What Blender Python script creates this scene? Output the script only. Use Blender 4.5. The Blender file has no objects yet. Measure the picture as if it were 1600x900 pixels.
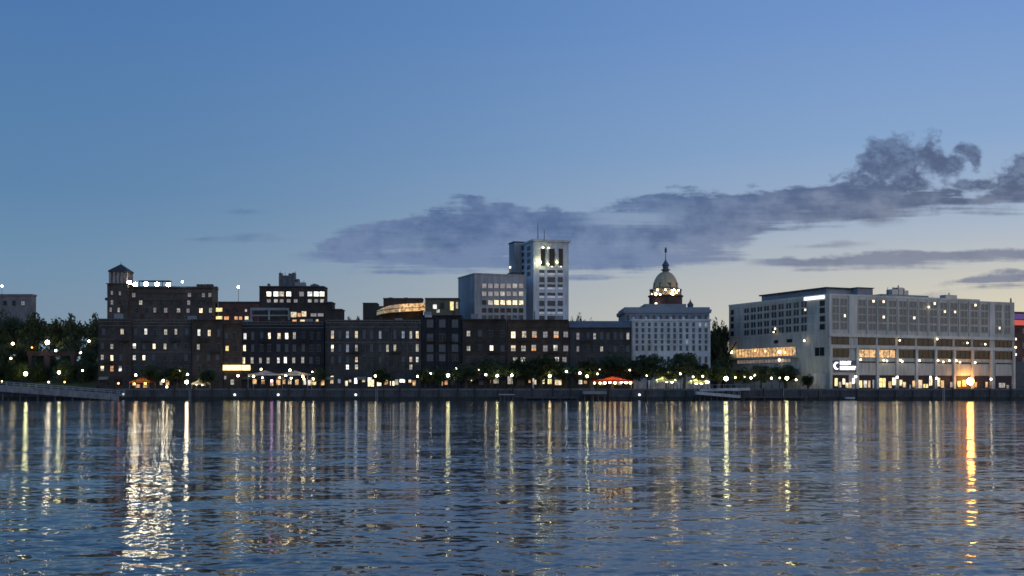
import bpy, math, random
from mathutils import Vector, noise as mnoise
random.seed(7)
sc = bpy.context.scene
COL = sc.collection
H, PY0, FPX = 3.5, 605.0, 1800.0        # eye height (m), horizon row and focal length of the photograph in pixels

# ------------------------------------------------------------------ camera
cam = bpy.data.cameras.new('camera'); co = bpy.data.objects.new('camera', cam); COL.objects.link(co)
cam.lens = 36*FPX/1600; cam.shift_y = (PY0-450)/1600; cam.clip_end = 20000; cam.clip_start = .1
co.location = (0, 0, H); co.rotation_euler = (math.pi/2, 0, 0); sc.camera = co
sc.view_settings.view_transform = 'Standard'; sc.view_settings.look = 'None'
sc.view_settings.gamma = 1; sc.view_settings.exposure = 0
cy = sc.cycles
try:
    cy.use_denoising = True; cy.pixel_filter_type = 'BLACKMAN_HARRIS'; cy.filter_width = 1.6
    cy.max_bounces = 5; cy.diffuse_bounces = 2; cy.glossy_bounces = 3; cy.transparent_max_bounces = 4
    cy.caustics_reflective = False; cy.caustics_refractive = False
    cy.sample_clamp_indirect = 4
except Exception: pass

# ------------------------------------------------------------------ materials
def srgb(r, g, b):
    f = lambda c: (c/255)/12.92 if c/255 <= .04045 else ((c/255+.055)/1.055)**2.4
    return (f(r), f(g), f(b))
MATS = {}
def nodes_mat(name):
    m = bpy.data.materials.new(name); m.use_nodes = True
    return m, m.node_tree, m.node_tree.nodes, m.node_tree.nodes['Principled BSDF']
def plain(name, col, rough=.85, var=.25, scale=.25, metal=0., spec=.3, fine=3.0):
    if name in MATS: return MATS[name]
    m, nt, n, p = nodes_mat(name)
    g = n.new('ShaderNodeNewGeometry')
    a = n.new('ShaderNodeTexNoise'); a.inputs['Scale'].default_value = scale; a.inputs['Detail'].default_value = 4
    b = n.new('ShaderNodeTexNoise'); b.inputs['Scale'].default_value = fine; b.inputs['Detail'].default_value = 3
    mp = n.new('ShaderNodeMapping'); mp.inputs['Scale'].default_value = (1, 1, .16); nt.links.new(g.outputs['Position'], mp.inputs['Vector'])
    nt.links.new(g.outputs['Position'], a.inputs['Vector']); nt.links.new(mp.outputs[0], b.inputs['Vector'])
    ad = n.new('ShaderNodeMath'); ad.operation = 'ADD'
    nt.links.new(a.outputs['Fac'], ad.inputs[0]); nt.links.new(b.outputs['Fac'], ad.inputs[1])
    mr = n.new('ShaderNodeMapRange'); mr.inputs['From Min'].default_value = .7; mr.inputs['From Max'].default_value = 1.3
    mr.inputs['To Min'].default_value = 1-var; mr.inputs['To Max'].default_value = 1+var
    nt.links.new(ad.outputs[0], mr.inputs['Value'])
    v = n.new('ShaderNodeVectorMath'); v.operation = 'SCALE'; v.inputs[0].default_value = col
    nt.links.new(mr.outputs[0], v.inputs['Scale']); nt.links.new(v.outputs[0], p.inputs['Base Color'])
    p.inputs['Roughness'].default_value = rough; p.inputs['Metallic'].default_value = metal
    p.inputs['Specular IOR Level'].default_value = spec
    MATS[name] = m; return m
def brick(name, col, mortar, var=.35):
    if name in MATS: return MATS[name]
    m, nt, n, p = nodes_mat(name)
    tc = n.new('ShaderNodeTexCoord'); sp = n.new('ShaderNodeSeparateXYZ'); cb = n.new('ShaderNodeCombineXYZ')
    nt.links.new(tc.outputs['Object'], sp.inputs[0])
    s = n.new('ShaderNodeMath'); s.operation = 'ADD'
    nt.links.new(sp.outputs[0], s.inputs[0]); nt.links.new(sp.outputs[1], s.inputs[1])
    nt.links.new(s.outputs[0], cb.inputs[0]); nt.links.new(sp.outputs[2], cb.inputs[1])
    br = n.new('ShaderNodeTexBrick'); br.inputs['Scale'].default_value = 1.0
    br.inputs['Brick Width'].default_value = .5; br.inputs['Row Height'].default_value = .18; br.inputs['Mortar Size'].default_value = .015
    br.inputs['Color1'].default_value = (*col, 1); br.inputs['Color2'].default_value = (*[c*.65 for c in col], 1); br.inputs['Mortar'].default_value = (*mortar, 1)
    nt.links.new(cb.outputs[0], br.inputs['Vector'])
    a = n.new('ShaderNodeTexNoise'); a.inputs['Scale'].default_value = .22; a.inputs['Detail'].default_value = 6; a.inputs['Roughness'].default_value = .65
    nt.links.new(tc.outputs['Object'], a.inputs['Vector'])
    mr = n.new('ShaderNodeMapRange'); mr.inputs['From Min'].default_value = .35; mr.inputs['From Max'].default_value = .65
    mr.inputs['To Min'].default_value = 1-var; mr.inputs['To Max'].default_value = 1+var
    nt.links.new(a.outputs['Fac'], mr.inputs['Value'])
    v = n.new('ShaderNodeVectorMath'); v.operation = 'SCALE'
    nt.links.new(br.outputs['Color'], v.inputs[0]); nt.links.new(mr.outputs[0], v.inputs['Scale']); nt.links.new(v.outputs[0], p.inputs['Base Color'])
    p.inputs['Roughness'].default_value = .9; p.inputs['Specular IOR Level'].default_value = .2
    MATS[name] = m; return m
def emit(name, col, st, vary=0.):
    if name in MATS: return MATS[name]
    m, nt, n, p = nodes_mat(name)
    p.inputs['Base Color'].default_value = (*[min(.8, c*.5+.1) for c in col], 1); p.inputs['Roughness'].default_value = .4
    p.inputs['Emission Color'].default_value = (*col, 1); p.inputs['Emission Strength'].default_value = st
    if vary:      # furniture and curtains make a lit room uneven
        g = n.new('ShaderNodeNewGeometry'); a = n.new('ShaderNodeTexNoise'); a.inputs['Scale'].default_value = 1.3; a.inputs['Detail'].default_value = 2
        nt.links.new(g.outputs['Position'], a.inputs['Vector'])
        mr = n.new('ShaderNodeMapRange'); mr.inputs['From Min'].default_value = .32; mr.inputs['From Max'].default_value = .68
        mr.inputs['To Min'].default_value = st*(1-vary); mr.inputs['To Max'].default_value = st*(1+vary)
        nt.links.new(a.outputs['Fac'], mr.inputs['Value']); nt.links.new(mr.outputs[0], p.inputs['Emission Strength'])
    MATS[name] = m; return m
def cloth(name, col, tl=.5):
    if name in MATS: return MATS[name]
    m = bpy.data.materials.new(name); m.use_nodes = True; nt = m.node_tree; n = nt.nodes; p = n['Principled BSDF']
    p.inputs['Base Color'].default_value = (*col, 1); p.inputs['Roughness'].default_value = .9
    t = n.new('ShaderNodeBsdfTranslucent'); t.inputs['Color'].default_value = (*col, 1)
    mx = n.new('ShaderNodeMixShader'); mx.inputs[0].default_value = tl
    nt.links.new(p.outputs[0], mx.inputs[1]); nt.links.new(t.outputs[0], mx.inputs[2]); nt.links.new(mx.outputs[0], n['Material Output'].inputs['Surface'])
    MATS[name] = m; return m
def glass(name, col, rough, spec):
    if name in MATS: return MATS[name]
    m, nt, n, p = nodes_mat(name)
    p.inputs['Base Color'].default_value = (*col, 1); p.inputs['Roughness'].default_value = rough; p.inputs['Specular IOR Level'].default_value = spec
    p.inputs['IOR'].default_value = 1.6
    MATS[name] = m; return m

BR_DARK = brick('sooty_brick', (.052, .043, .039), (.080, .072, .066))
BR_GREY = brick('grey_ballast_stone', (.070, .067, .067), (.10, .096, .092))
BR_NAVY = brick('blue_black_brick', (.030, .031, .039), (.046, .046, .052))
BR_BROWN = brick('brown_brick', (.092, .062, .048), (.10, .085, .07))
BR_UMBER = brick('umber_brick', (.070, .056, .047), (.10, .088, .078))
BR_RED = brick('red_brown_brick', (.12, .06, .05), (.12, .10, .09))
BR_TAN = brick('tan_brick', (.095, .078, .068), (.12, .10, .09))
STONE = plain('pale_stone', (.60, .605, .60), .8, .24, .18, fine=1.2)
STONE_D = plain('dark_grey_stone', (.24, .25, .27), .85, .2, .2)  # darker grey stone for upper walls, trim and roof structures
CONC = plain('cast_concrete', (.515, .475, .405), .85, .26, .12, fine=1.1)
CONC_L = plain('light_concrete', (.61, .57, .50), .85, .22, .12, fine=1.3)
CONC_T = plain('painted_tower_concrete', (.53, .55, .57), .8, .24, .12, fine=.9)
CONC_B = plain('grey_office_concrete', (.33, .33, .335), .85, .28, .12, fine=.9)
SLATE = plain('dark_slate_roof', (.05, .053, .06), .7, .3, .5)
METAL = plain('dark_painted_metal', (.03, .03, .033), .5, .2, 1.0)
METAL_G = plain('galvanised_metal', (.35, .36, .37), .45, .2, 1.0, .4)
TRIM = plain('weathered_white_trim', (.42, .42, .42), .7, .2, 1.0)
TRIM_D = plain('dark_window_trim', (.10, .10, .105), .7, .2, 1.0)
DOCK = plain('grey_dock_planks', (.25, .24, .235), .9, .25, .6)
QUAY = plain('wet_quay_stone', (.075, .075, .08), .8, .35, .5)
PAVE = plain('promenade_paving', (.12, .115, .11), .9, .25, .3)
BARK = plain('bark', (.05, .042, .035), .95, .3, 2.0)
GOLD = plain('gold_leaf', (.56, .40, .215), .5, .25, .6, .25, .5)
COPPER = plain('weathered_dark_copper', (.10, .11, .115), .6, .25, .8)
BELF = plain('belfry_plaster', (.30, .26, .25), .85, .2, .6)
G_DARK = glass('dark_glass', (.010, .011, .014), .3, .22)
G_DIM = glass('curtained_glass', (.085, .095, .115), .3, .3)
G_ROOM = glass('hotel_glass', (.17, .175, .17), .4, .25)
G_TOWER = glass('tower_glass', (.045, .052, .066), .3, .3)
W_SOFT = emit('window_soft', (1, .88, .66), .30, .7)
W_LIT = emit('window_lit', (1, .78, .46), .95, .6)
W_BRI = emit('window_bright', (1, .85, .58), 2.0, .5)
W_YEL = emit('window_yellow', (1, .78, .30), 1.15, .45)
W_ORA = emit('window_orange', (1, .45, .17), .65, .5)
W_PINK = emit('window_pinkish', (1, .80, .68), .13, .6)
W_OFF = emit('office_strip', (1, .82, .46), 1.05, .8)
W_AMB = emit('terrace_amber', (1, .57, .23), .62, .9)
W_BLIND = emit('pale_blind', (.88, .92, 1), .13, .5)
LITS = {'l': [W_LIT, emit('window_amber_room', (1, .68, .36), .75, .7), emit('window_pale_room', (1, .95, .82), .8, .6), emit('window_low_room', (1, .80, .5), .5, .8)],
        'b': [W_BRI, emit('window_bright_amber', (1, .80, .48), 1.7, .6), emit('window_bright_pale', (1, .96, .86), 1.8, .5)]}
PANES = {'d': G_DARK, 'm': G_DIM, 's': W_SOFT, 'l': W_LIT, 'b': W_BRI, 'y': W_YEL, 'o': W_ORA, 'p': W_PINK, 'f': W_OFF, 'h': G_ROOM, 't': G_TOWER, 'v': W_BLIND, 'a': W_AMB}

# ------------------------------------------------------------------ scene-building helpers
def tag(o, label=None, cat=None, group=None, kind=None):
    for k, v in (('label', label), ('category', cat), ('group', group), ('kind', kind)):
        if v: o[k] = v
    return o
def empty(name, loc, label, cat, group=None):
    o = bpy.data.objects.new(name, None); COL.objects.link(o); o.location = loc; o.empty_display_size = .5
    return tag(o, label, cat, group)
def P(px, py, Y): return Vector(((px-800)/FPX*Y, Y, H+(PY0-py)/FPX*Y))
class Frame:
    """A vertical wall plane: from pixel column pa at depth ya to column pb at depth yb."""
    def __init__(s, pa, ya, pb, yb):
        s.A = Vector(((pa-800)/FPX*ya, ya, 0)); B = Vector(((pb-800)/FPX*yb, yb, 0))
        s.d = (B-s.A); s.L = s.d.length; s.d.normalize(); s.n = Vector((s.d.y, -s.d.x, 0)); s.rot = math.atan2(s.d.y, s.d.x)
    def u(s, px):
        k = (px-800)/FPX; return (k*s.A.y-s.A.x)/(s.d.x-k*s.d.y)
    def z(s, px, py): return H+(PY0-py)/FPX*(s.A.y+s.u(px)*s.d.y)
    def pt(s, u, z, o=0): return s.A+s.d*u+s.n*o+Vector((0, 0, z))
class MB:
    def __init__(s): s.v = []; s.f = []; s.m = []; s.mats = []
    def mi(s, m):
        if m not in s.mats: s.mats.append(m)
        return s.mats.index(m)
    def add(s, vs, fs, m):
        b = len(s.v); s.v += [Vector(v) for v in vs]; s.f += [tuple(b+i for i in f) for f in fs]; s.m += [s.mi(m)]*len(fs)
    def hexa(s, p, m):
        s.add(p, [(0, 3, 2, 1), (4, 5, 6, 7), (0, 1, 5, 4), (1, 2, 6, 5), (2, 3, 7, 6), (3, 0, 4, 7)], m)
    def box(s, x0, x1, y0, y1, z0, z1, m):
        s.hexa([(x0, y0, z0), (x1, y0, z0), (x1, y1, z0), (x0, y1, z0), (x0, y0, z1), (x1, y0, z1), (x1, y1, z1), (x0, y1, z1)], m)
    def fbox(s, F, u0, u1, z0, z1, o0, o1, m):      # o: distance in front of the plane, o0 < o1
        q = F.pt
        s.hexa([q(u0, z0, o1), q(u1, z0, o1), q(u1, z0, o0), q(u0, z0, o0), q(u0, z1, o1), q(u1, z1, o1), q(u1, z1, o0), q(u0, z1, o0)], m)
    def lathe(s, c, prof, m, seg=24, mod=None):
        b = []
        for r, z in prof:
            for k in range(seg):
                a = 2*math.pi*k/seg; rr = r*(mod(k) if mod else 1)
                b.append((c[0]+rr*math.cos(a), c[1]+rr*math.sin(a), c[2]+z))
        fs = []
        for i in range(len(prof)-1):
            for k in range(seg):
                k2 = (k+1) % seg; fs.append((i*seg+k, i*seg+k2, (i+1)*seg+k2, (i+1)*seg+k))
        fs.append(tuple(range(seg-1, -1, -1))); fs.append(tuple(range((len(prof)-1)*seg, len(prof)*seg)))
        s.add(b, fs, m)
    def tube(s, a, b, r0, r1, m, seg=6):
        a, b = Vector(a), Vector(b); d = (b-a).normalized()
        e = d.orthogonal().normalized(); g = d.cross(e)
        vs = [a+(e*math.cos(2*math.pi*k/seg)+g*math.sin(2*math.pi*k/seg))*r0 for k in range(seg)]
        vs += [b+(e*math.cos(2*math.pi*k/seg)+g*math.sin(2*math.pi*k/seg))*r1 for k in range(seg)]
        s.add(vs, [(k, (k+1) % seg, seg+(k+1) % seg, seg+k) for k in range(seg)]+[tuple(range(seg-1, -1, -1)), tuple(range(seg, 2*seg))], m)
    def ball(s, c, r, m, seg=12, rings=7, sz=1.):
        s.lathe((c[0], c[1], c[2]), [(max(.02*r, r*math.sin(math.pi*i/rings)), -r*sz*math.cos(math.pi*i/rings)) for i in range(rings+1)], m, seg)
    def mesh(s, name, off=Vector((0, 0, 0))):
        me = bpy.data.meshes.new(name); me.from_pydata([tuple(v-off) for v in s.v], [], s.f)
        for m in s.mats: me.materials.append(m)
        for p, i in zip(me.polygons, s.m): p.material_index = i
        me.update(); return me
    def build(s, name, parent=None, smooth=False):
        off = Vector((0, 0, 0))
        q = parent
        while q: off += q.location; q = q.parent
        me = s.mesh(name, off)
        if smooth:
            for p in me.polygons: p.use_smooth = True
        o = bpy.data.objects.new(name, me); COL.objects.link(o); o.parent = parent
        return o
WCACHE = {}; WR = random.Random(3)
def window_mesh(w, h, st, trim, kind):
    var = WR.choice(LITS[st]) if st in LITS else None
    key = (round(w, 1), round(h, 1), st, trim.name, kind, var.name if var else '')
    if key in WCACHE: return WCACHE[key]
    w, h = max(.3, key[0]), max(.3, key[1]); m = MB(); t = .09; x = w/2; z = h/2
    pane = var or PANES[st]
    if kind == 'plain':
        m.box(-x, x, -.05, -.01, -z, z, pane)
        m.box(-x-t, x+t, -.14, -.012, -z-t, -z, trim); m.box(-x-t, x+t, -.14, -.012, z, z+t, trim)
        m.box(-x-t, -x, -.14, -.012, -z, z, trim); m.box(x, x+t, -.14, -.012, -z, z, trim)
    elif kind in ('sash', 'sashtop', 'sashlow'):
        if kind == 'sash': m.box(-x, x, -.05, -.01, -z, z, pane)
        else:
            a, b_ = (pane, W_SOFT) if kind == 'sashtop' else (W_SOFT, pane)
            m.box(-x, x, -.05, -.01, -z, -.02, b_); m.box(-x, x, -.05, -.01, -.02, z, a)
        m.box(-x-t, -x, -.13, -.012, -z, z, trim); m.box(x, x+t, -.13, -.012, -z, z, trim)
        m.box(-x-t*1.6, x+t*1.6, -.2, -.012, z, z+.2, trim); m.box(-x-t*2, x+t*2, -.26, -.012, -z-.14, -z, trim)
        m.box(-x, x, -.09, -.052, -.04, .04, trim); m.box(-.03, .03, -.085, -.053, -z, z, trim)
    elif kind in ('pair', 'pairlit', 'pairtop'):
        a = {'pair': pane, 'pairlit': W_BRI, 'pairtop': pane}[kind]
        m.box(-x, -.08, -.05, -.01, -z, z, pane)
        if kind == 'pairlit':
            m.box(.08, x, -.05, -.01, -z, z*.25, pane); m.box(.08, x*.7, -.05, -.01, z*.25, z, W_BRI); m.box(x*.7, x, -.05, -.01, z*.25, z, pane)
        else: m.box(.08, x, -.05, -.01, -z, z, pane)
        m.box(-.08, .08, -.12, -.012, -z, z, trim)
        m.box(-x-t, x+t, -.14, -.012, -z-t, -z, trim); m.box(-x-t, x+t, -.14, -.012, z, z+t, trim)
        m.box(-x-t, -x, -.14, -.012, -z, z, trim); m.box(x, x+t, -.14, -.012, -z, z, trim)
    elif kind == 'blind':        # office window, its blind half down
        m.box(-x, x, -.05, -.01, -z, -z*.15, W_BLIND); m.box(-x, x, -.05, -.01, -z*.15, z, pane)
        m.box(-x-t, x+t, -.14, -.012, -z-t, -z, trim); m.box(-x-t, x+t, -.14, -.012, z, z+t, trim)
    elif kind == 'strip':
        m.box(-x, x, -.05, -.01, -z, z, pane)
        k = max(2, int(w/1.6))
        for i in range(k+1):
            q = -x+2*x*i/k; m.box(q-.05, q+.05, -.11, -.012, -z, z, trim)
        m.box(-x-t, x+t, -.14, -.012, -z-t, -z, trim); m.box(-x-t, x+t, -.14, -.012, z, z+t, trim)
    WCACHE[key] = m.mesh('window'); return WCACHE[key]
def window(root, F, px, py, wpx, hpx, st='d', kind='sash', trim=None, name='window', out=0., off=0.):
    if kind == 'sash' and name == 'window':
        wpx *= .84*WR.uniform(.9, 1.1); hpx *= .9*WR.uniform(.88, 1.08); py += WR.uniform(-.5, .5); trim = trim or root.get('trim') and MATS[root['trim']]
        if st == 'm' and WR.random() < .22: st = 's'
        if st in 'blsyo' and WR.random() < .45: kind = WR.choice(('sashtop', 'sashlow', 'sashtop'))
    u, z = F.u(px), F.z(px, py); Y = F.A.y+u*F.d.y
    w = (F.u(px+wpx/2)-F.u(px-wpx/2)); h = hpx*Y/FPX
    me = window_mesh(w, h, st, trim or TRIM_D, kind)
    o = bpy.data.objects.new(name, me); COL.objects.link(o); o.parent = root
    o.location = F.pt(u, z, out)-root.location; o.rotation_euler = (0, 0, F.rot)
    return o

GZ = 3.0          # promenade level
BZ = 12.0         # level of the bluff street behind the warehouses
GLOBE = {}
LAMPCOL = {'w': (1, .83, .54), 'c': (.82, .92, 1), 'y': (1, .78, .38), 'g': (1, .96, .46), 'o': (1, .46, .09), 'r': (1, .32, .16), 'm': (.9, .45, 1)}
def lampmat(c, st): return emit('lamp_%s_%g' % ({'w': 'warm_white', 'c': 'cool_white', 'y': 'yellow', 'g': 'greenish', 'o': 'sodium', 'r': 'reddish', 'm': 'violet'}[c], st), LAMPCOL[c], st)
def globe_mesh(r, c, st):
    k = (round(r, 2), c, st)
    if k not in GLOBE:
        m = MB(); m.ball((0, 0, 0), k[0], lampmat(c, st), 10, 6); GLOBE[k] = m.mesh('globe')
        for p in GLOBE[k].polygons: p.use_smooth = True
    return GLOBE[k]
def street_lamp(px, py, d, c, st, Y, label, group='lamps along the riverfront street', base=GZ, name='street_lamp', cat='street lamp', rscale=.27):
    g = P(px, py, Y); r = d*rscale*Y/FPX
    st = round(st*(4 if c == 'g' else 2.4), 0)
    root = empty(name, (g.x, g.y, base), label, cat, group)
    m = MB(); top = g.z-r-base
    m.lathe((0, 0, 0), [(.16, 0), (.16, .25), (.09, .4), (.06, max(.5, top-.15)), (.12, max(.55, top-.1)), (.12, max(.6, top))], METAL, 8)
    o = bpy.data.objects.new('pole', m.mesh('pole')); COL.objects.link(o); o.parent = root
    gl = bpy.data.objects.new('globe', globe_mesh(r, c, st)); COL.objects.link(gl); gl.parent = root; gl.location = (0, 0, g.z-base)
    return root

# ------------------------------------------------------------------ world: dusk sky with clouds
w = bpy.data.worlds.new('World'); sc.world = w; w.use_nodes = True
nt = w.node_tree; n = nt.nodes; bg = n['Background']; L = nt.links.new
def math_(op, a, b=None, c=None, clamp=False):
    q = n.new('ShaderNodeMath'); q.operation = op; q.use_clamp = clamp
    for i, x in enumerate((a, b, c)):
        if x is None: continue
        if isinstance(x, (int, float)): q.inputs[i].default_value = x
        else: L(x, q.inputs[i])
    return q.outputs[0]
def maprange(x, a, b, c, d, t='LINEAR'):
    q = n.new('ShaderNodeMapRange'); q.interpolation_type = t; L(x, q.inputs['Value'])
    for k, v in zip(('From Min', 'From Max', 'To Min', 'To Max'), (a, b, c, d)): q.inputs[k].default_value = v
    return q.outputs[0]
def mixc(f, a, b, mode='MIX'):
    q = n.new('ShaderNodeMix'); q.data_type = 'RGBA'; q.blend_type = mode
    if isinstance(f, (int, float)): q.inputs[0].default_value = f
    else: L(f, q.inputs[0])
    for i, x in ((6, a), (7, b)):
        if isinstance(x, tuple): q.inputs[i].default_value = (*x, 1)
        else: L(x, q.inputs[i])
    return q.outputs[2]
def ramp(x, stops):
    q = n.new('ShaderNodeValToRGB'); e = q.color_ramp.elements
    while len(e) < len(stops): e.new(.5)
    for el, (p, c) in zip(e, stops): el.position = p; el.color = (*srgb(*c), 1)
    L(x, q.inputs[0]); return q.outputs[0]
tc = n.new('ShaderNodeTexCoord'); sp = n.new('ShaderNodeSeparateXYZ'); L(tc.outputs['Generated'], sp.inputs[0])
dx, dy, dz = sp.outputs
zz = math_('MAXIMUM', dz, 0.)
east = ramp(zz, [(0, (128, 146, 162)), (.06, (122, 148, 172)), (.10, (110, 144, 175)), (.16, (93, 133, 173)), (.30, (78, 121, 174)), (.6, (52, 92, 155)), (1, (40, 74, 130))])
west = ramp(zz, [(0, (224, 210, 186)), (.05, (216, 210, 194)), (.09, (200, 200, 196)), (.135, (170, 185, 205)), (.20, (140, 170, 209)), (.30, (116, 153, 208)), (.6, (78, 122, 185)), (1, (48, 84, 142))])
hl = math_('SQRT', math_('ADD', math_('MULTIPLY', dx, dx), math_('ADD', math_('MULTIPLY', dy, dy), 1e-5)))
az = math_('DIVIDE', dx, hl)
sky = mixc(maprange(az, -.45, .45, 0, 1, 'SMOOTHSTEP'), east, west)
# afterglow: brighter air low over the place where the sun went down, off to the right
glow = math_('MULTIPLY', maprange(az, .5, 1, 0, 1, 'SMOOTHSTEP'), maprange(zz, 0, .35, 1, 0, 'SMOOTHSTEP'))
sky = mixc(glow, sky, (.95, .74, .5))
glow2 = math_('MULTIPLY', maprange(az, .20, .46, 0, .62, 'SMOOTHSTEP'), maprange(zz, 0, .125, 1, 0, 'SMOOTHSTEP'))
sky = mixc(glow2, sky, srgb(246, 224, 168))
SUN_EL, SUN_AZ = 1.0, 98.0
st_ = n.new('ShaderNodeTexSky'); st_.sky_type = 'NISHITA'; st_.sun_disc = False
st_.sun_elevation = math.radians(SUN_EL); st_.sun_rotation = math.radians(SUN_AZ); st_.ozone_density = 3.0; st_.dust_density = .6
nis = n.new('ShaderNodeVectorMath'); nis.operation = 'SCALE'; L(st_.outputs[0], nis.inputs[0]); nis.inputs['Scale'].default_value = .12*3
sky = mixc(.06, sky, nis.outputs[0])
sky = mixc(maprange(dy, .05, -.35, 0, 1, 'SMOOTHSTEP'), sky, mixc(1., sky, (1.95, 1.75, 1.50), 'MULTIPLY'))   # unseen sky behind the viewer, brightened to add light on the facades
# clouds, in gnomonic coordinates of the sky ahead (px-like units)
yy = math_('MAXIMUM', dy, .05)
cu = math_('ADD', math_('MULTIPLY', math_('DIVIDE', dx, yy), FPX), 800.)
cv = math_('SUBTRACT', PY0, math_('MULTIPLY', math_('DIVIDE', dz, yy), FPX))
def cnoise(sx, sy, det, rough, seed):
    cb = n.new('ShaderNodeCombineXYZ'); L(math_('MULTIPLY', cu, 1/sx), cb.inputs[0]); L(math_('MULTIPLY', cv, 1/sy), cb.inputs[1]); cb.inputs[2].default_value = seed
    q = n.new('ShaderNodeTexNoise'); q.inputs['Scale'].default_value = 1; q.inputs['Detail'].default_value = det; q.inputs['Roughness'].default_value = rough
    L(cb.outputs[0], q.inputs['Vector']); return math_('SUBTRACT', q.outputs['Fac'], .5)
nA = cnoise(150, 42, 6, .62, 3.1); nB = cnoise(34, 26, 4, .6, 9.7); nC = cnoise(300, 16, 4, .55, 5.2); nD = cnoise(52, 44, 5, .58, 1.3); nE = cnoise(15, 11, 4, .6, 6.1)
U0, U1, V0, V1 = 200., 1900., 180., 480.
uu = maprange(cu, U0, U1, 0, 1)
def prof(pts):
    q = n.new('ShaderNodeFloatCurve'); cm = q.mapping; c = cm.curves[0]
    ps = [((a-U0)/(U1-U0), (b-V0)/(V1-V0)) for a, b in pts]
    while len(c.points) < len(ps): c.points.new(.5, .5)
    for pt, (a, b) in zip(c.points, ps): pt.location = (a, b); pt.handle_type = 'AUTO'
    cm.extend = 'HORIZONTAL'; cm.update(); L(uu, q.inputs['Value'])
    return maprange(q.outputs[0], 0, 1, V0, V1)
def mul(a, k): return math_('MULTIPLY', a, k)
def layer(top, bot, amp_t, amp_b, soft, x0, x1, extra=None):
    dt = math_('SUBTRACT', cv, prof(top)); db = math_('SUBTRACT', prof(bot), cv)
    nz = math_('ADD', math_('MULTIPLY', nA, amp_t), math_('MULTIPLY', nB, amp_t*.35))
    nz = math_('ADD', nz, mul(nC, amp_t*.45))
    if extra: nz = math_('ADD', nz, extra)
    dt = math_('ADD', dt, nz)
    db = math_('ADD', db, math_('ADD', math_('MULTIPLY', nC, amp_b), math_('MULTIPLY', nB, amp_b*.25)))
    m = math_('MULTIPLY', maprange(dt, -soft*.6, soft, 0, 1, 'SMOOTHSTEP'), maprange(db, -soft, soft*1.6, 0, 1, 'SMOOTHSTEP'))
    m = math_('MULTIPLY', m, maprange(cu, x0, x0+60, 0, 1, 'SMOOTHSTEP'))
    return math_('MULTIPLY', m, maprange(cu, x1-60, x1, 1, 0, 'SMOOTHSTEP'))
puff = math_('MULTIPLY', math_('MULTIPLY', nD, 105.), maprange(cu, 1270, 1390, 0.12, 1, 'SMOOTHSTEP'))
main = layer([(460, 404), (530, 368), (590, 346), (640, 342), (680, 322), (730, 313), (790, 318), (850, 329), (920, 324), (985, 318), (1030, 306), (1080, 299), (1140, 300), (1200, 296), (1290, 292), (1320, 280), (1345, 276), (1375, 284), (1420, 296), (1470, 296), (1520, 300), (1570, 294), (1620, 290), (1700, 295), (1850, 330)],
             [(460, 404), (530, 411), (620, 415), (700, 417), (800, 421), (880, 428), (960, 430), (1040, 424), (1110, 414), (1150, 398), (1180, 376), (1230, 358), (1300, 358), (1350, 346), (1400, 334), (1450, 328), (1520, 330), (1580, 330), (1650, 320), (1850, 335)], 105, 120, 11, 440, 1850)
gap = math_('MULTIPLY', math_('MULTIPLY', maprange(cu, 860, 960, 0, 1, 'SMOOTHSTEP'), maprange(cu, 1010, 1080, 1, 0, 'SMOOTHSTEP')),
            math_('MULTIPLY', maprange(math_('ADD', cv, math_('MULTIPLY', nC, 60.)), 316, 332, 0, 1, 'SMOOTHSTEP'), maprange(math_('ADD', cv, math_('MULTIPLY', nC, 60.)), 344, 356, 1, 0, 'SMOOTHSTEP')))
main = math_('MULTIPLY', main, maprange(gap, 0, 1, 1, .35))
strip = layer([(1160, 410), (1200, 406), (1260, 400), (1330, 397), (1400, 397), (1450, 392), (1520, 389), (1600, 390), (1850, 398)],
              [(1160, 411), (1200, 413), (1260, 416), (1330, 416), (1400, 418), (1450, 414), (1520, 411), (1600, 406), (1850, 402)], 45, 60, 6, 1150, 1850)
low = layer([(1430, 452), (1490, 437), (1530, 431), (1570, 424), (1640, 416), (1850, 400)], [(1430, 456), (1490, 442), (1530, 443), (1570, 440), (1640, 432), (1850, 420)], 50, 80, 7, 1440, 1850)
low2 = layer([(1380, 462), (1440, 458), (1520, 451), (1600, 440), (1850, 430)], [(1380, 462), (1440, 462), (1520, 457), (1600, 452), (1850, 440)], 35, 50, 6, 1390, 1850)
low3 = layer([(1330, 338), (1375, 339), (1430, 346)], [(1330, 349), (1375, 355), (1430, 350)], 45, 40, 6, 1310, 1440)
far = layer([(280, 371), (360, 365), (450, 371)], [(280, 374), (360, 376), (450, 374)], 30, 30, 5, 260, 480)
far2 = layer([(340, 328), (385, 324), (430, 328)], [(340, 330), (385, 334), (430, 331)], 30, 30, 5, 320, 440)
faint = layer([(450, 402), (540, 398), (640, 398)], [(450, 408), (540, 411), (640, 408)], 45, 45, 6, 440, 680)
faint2 = layer([(1180, 384), (1280, 380), (1360, 376)], [(1180, 388), (1280, 388), (1360, 384)], 40, 40, 6, 1190, 1380)
lob = None
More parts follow.
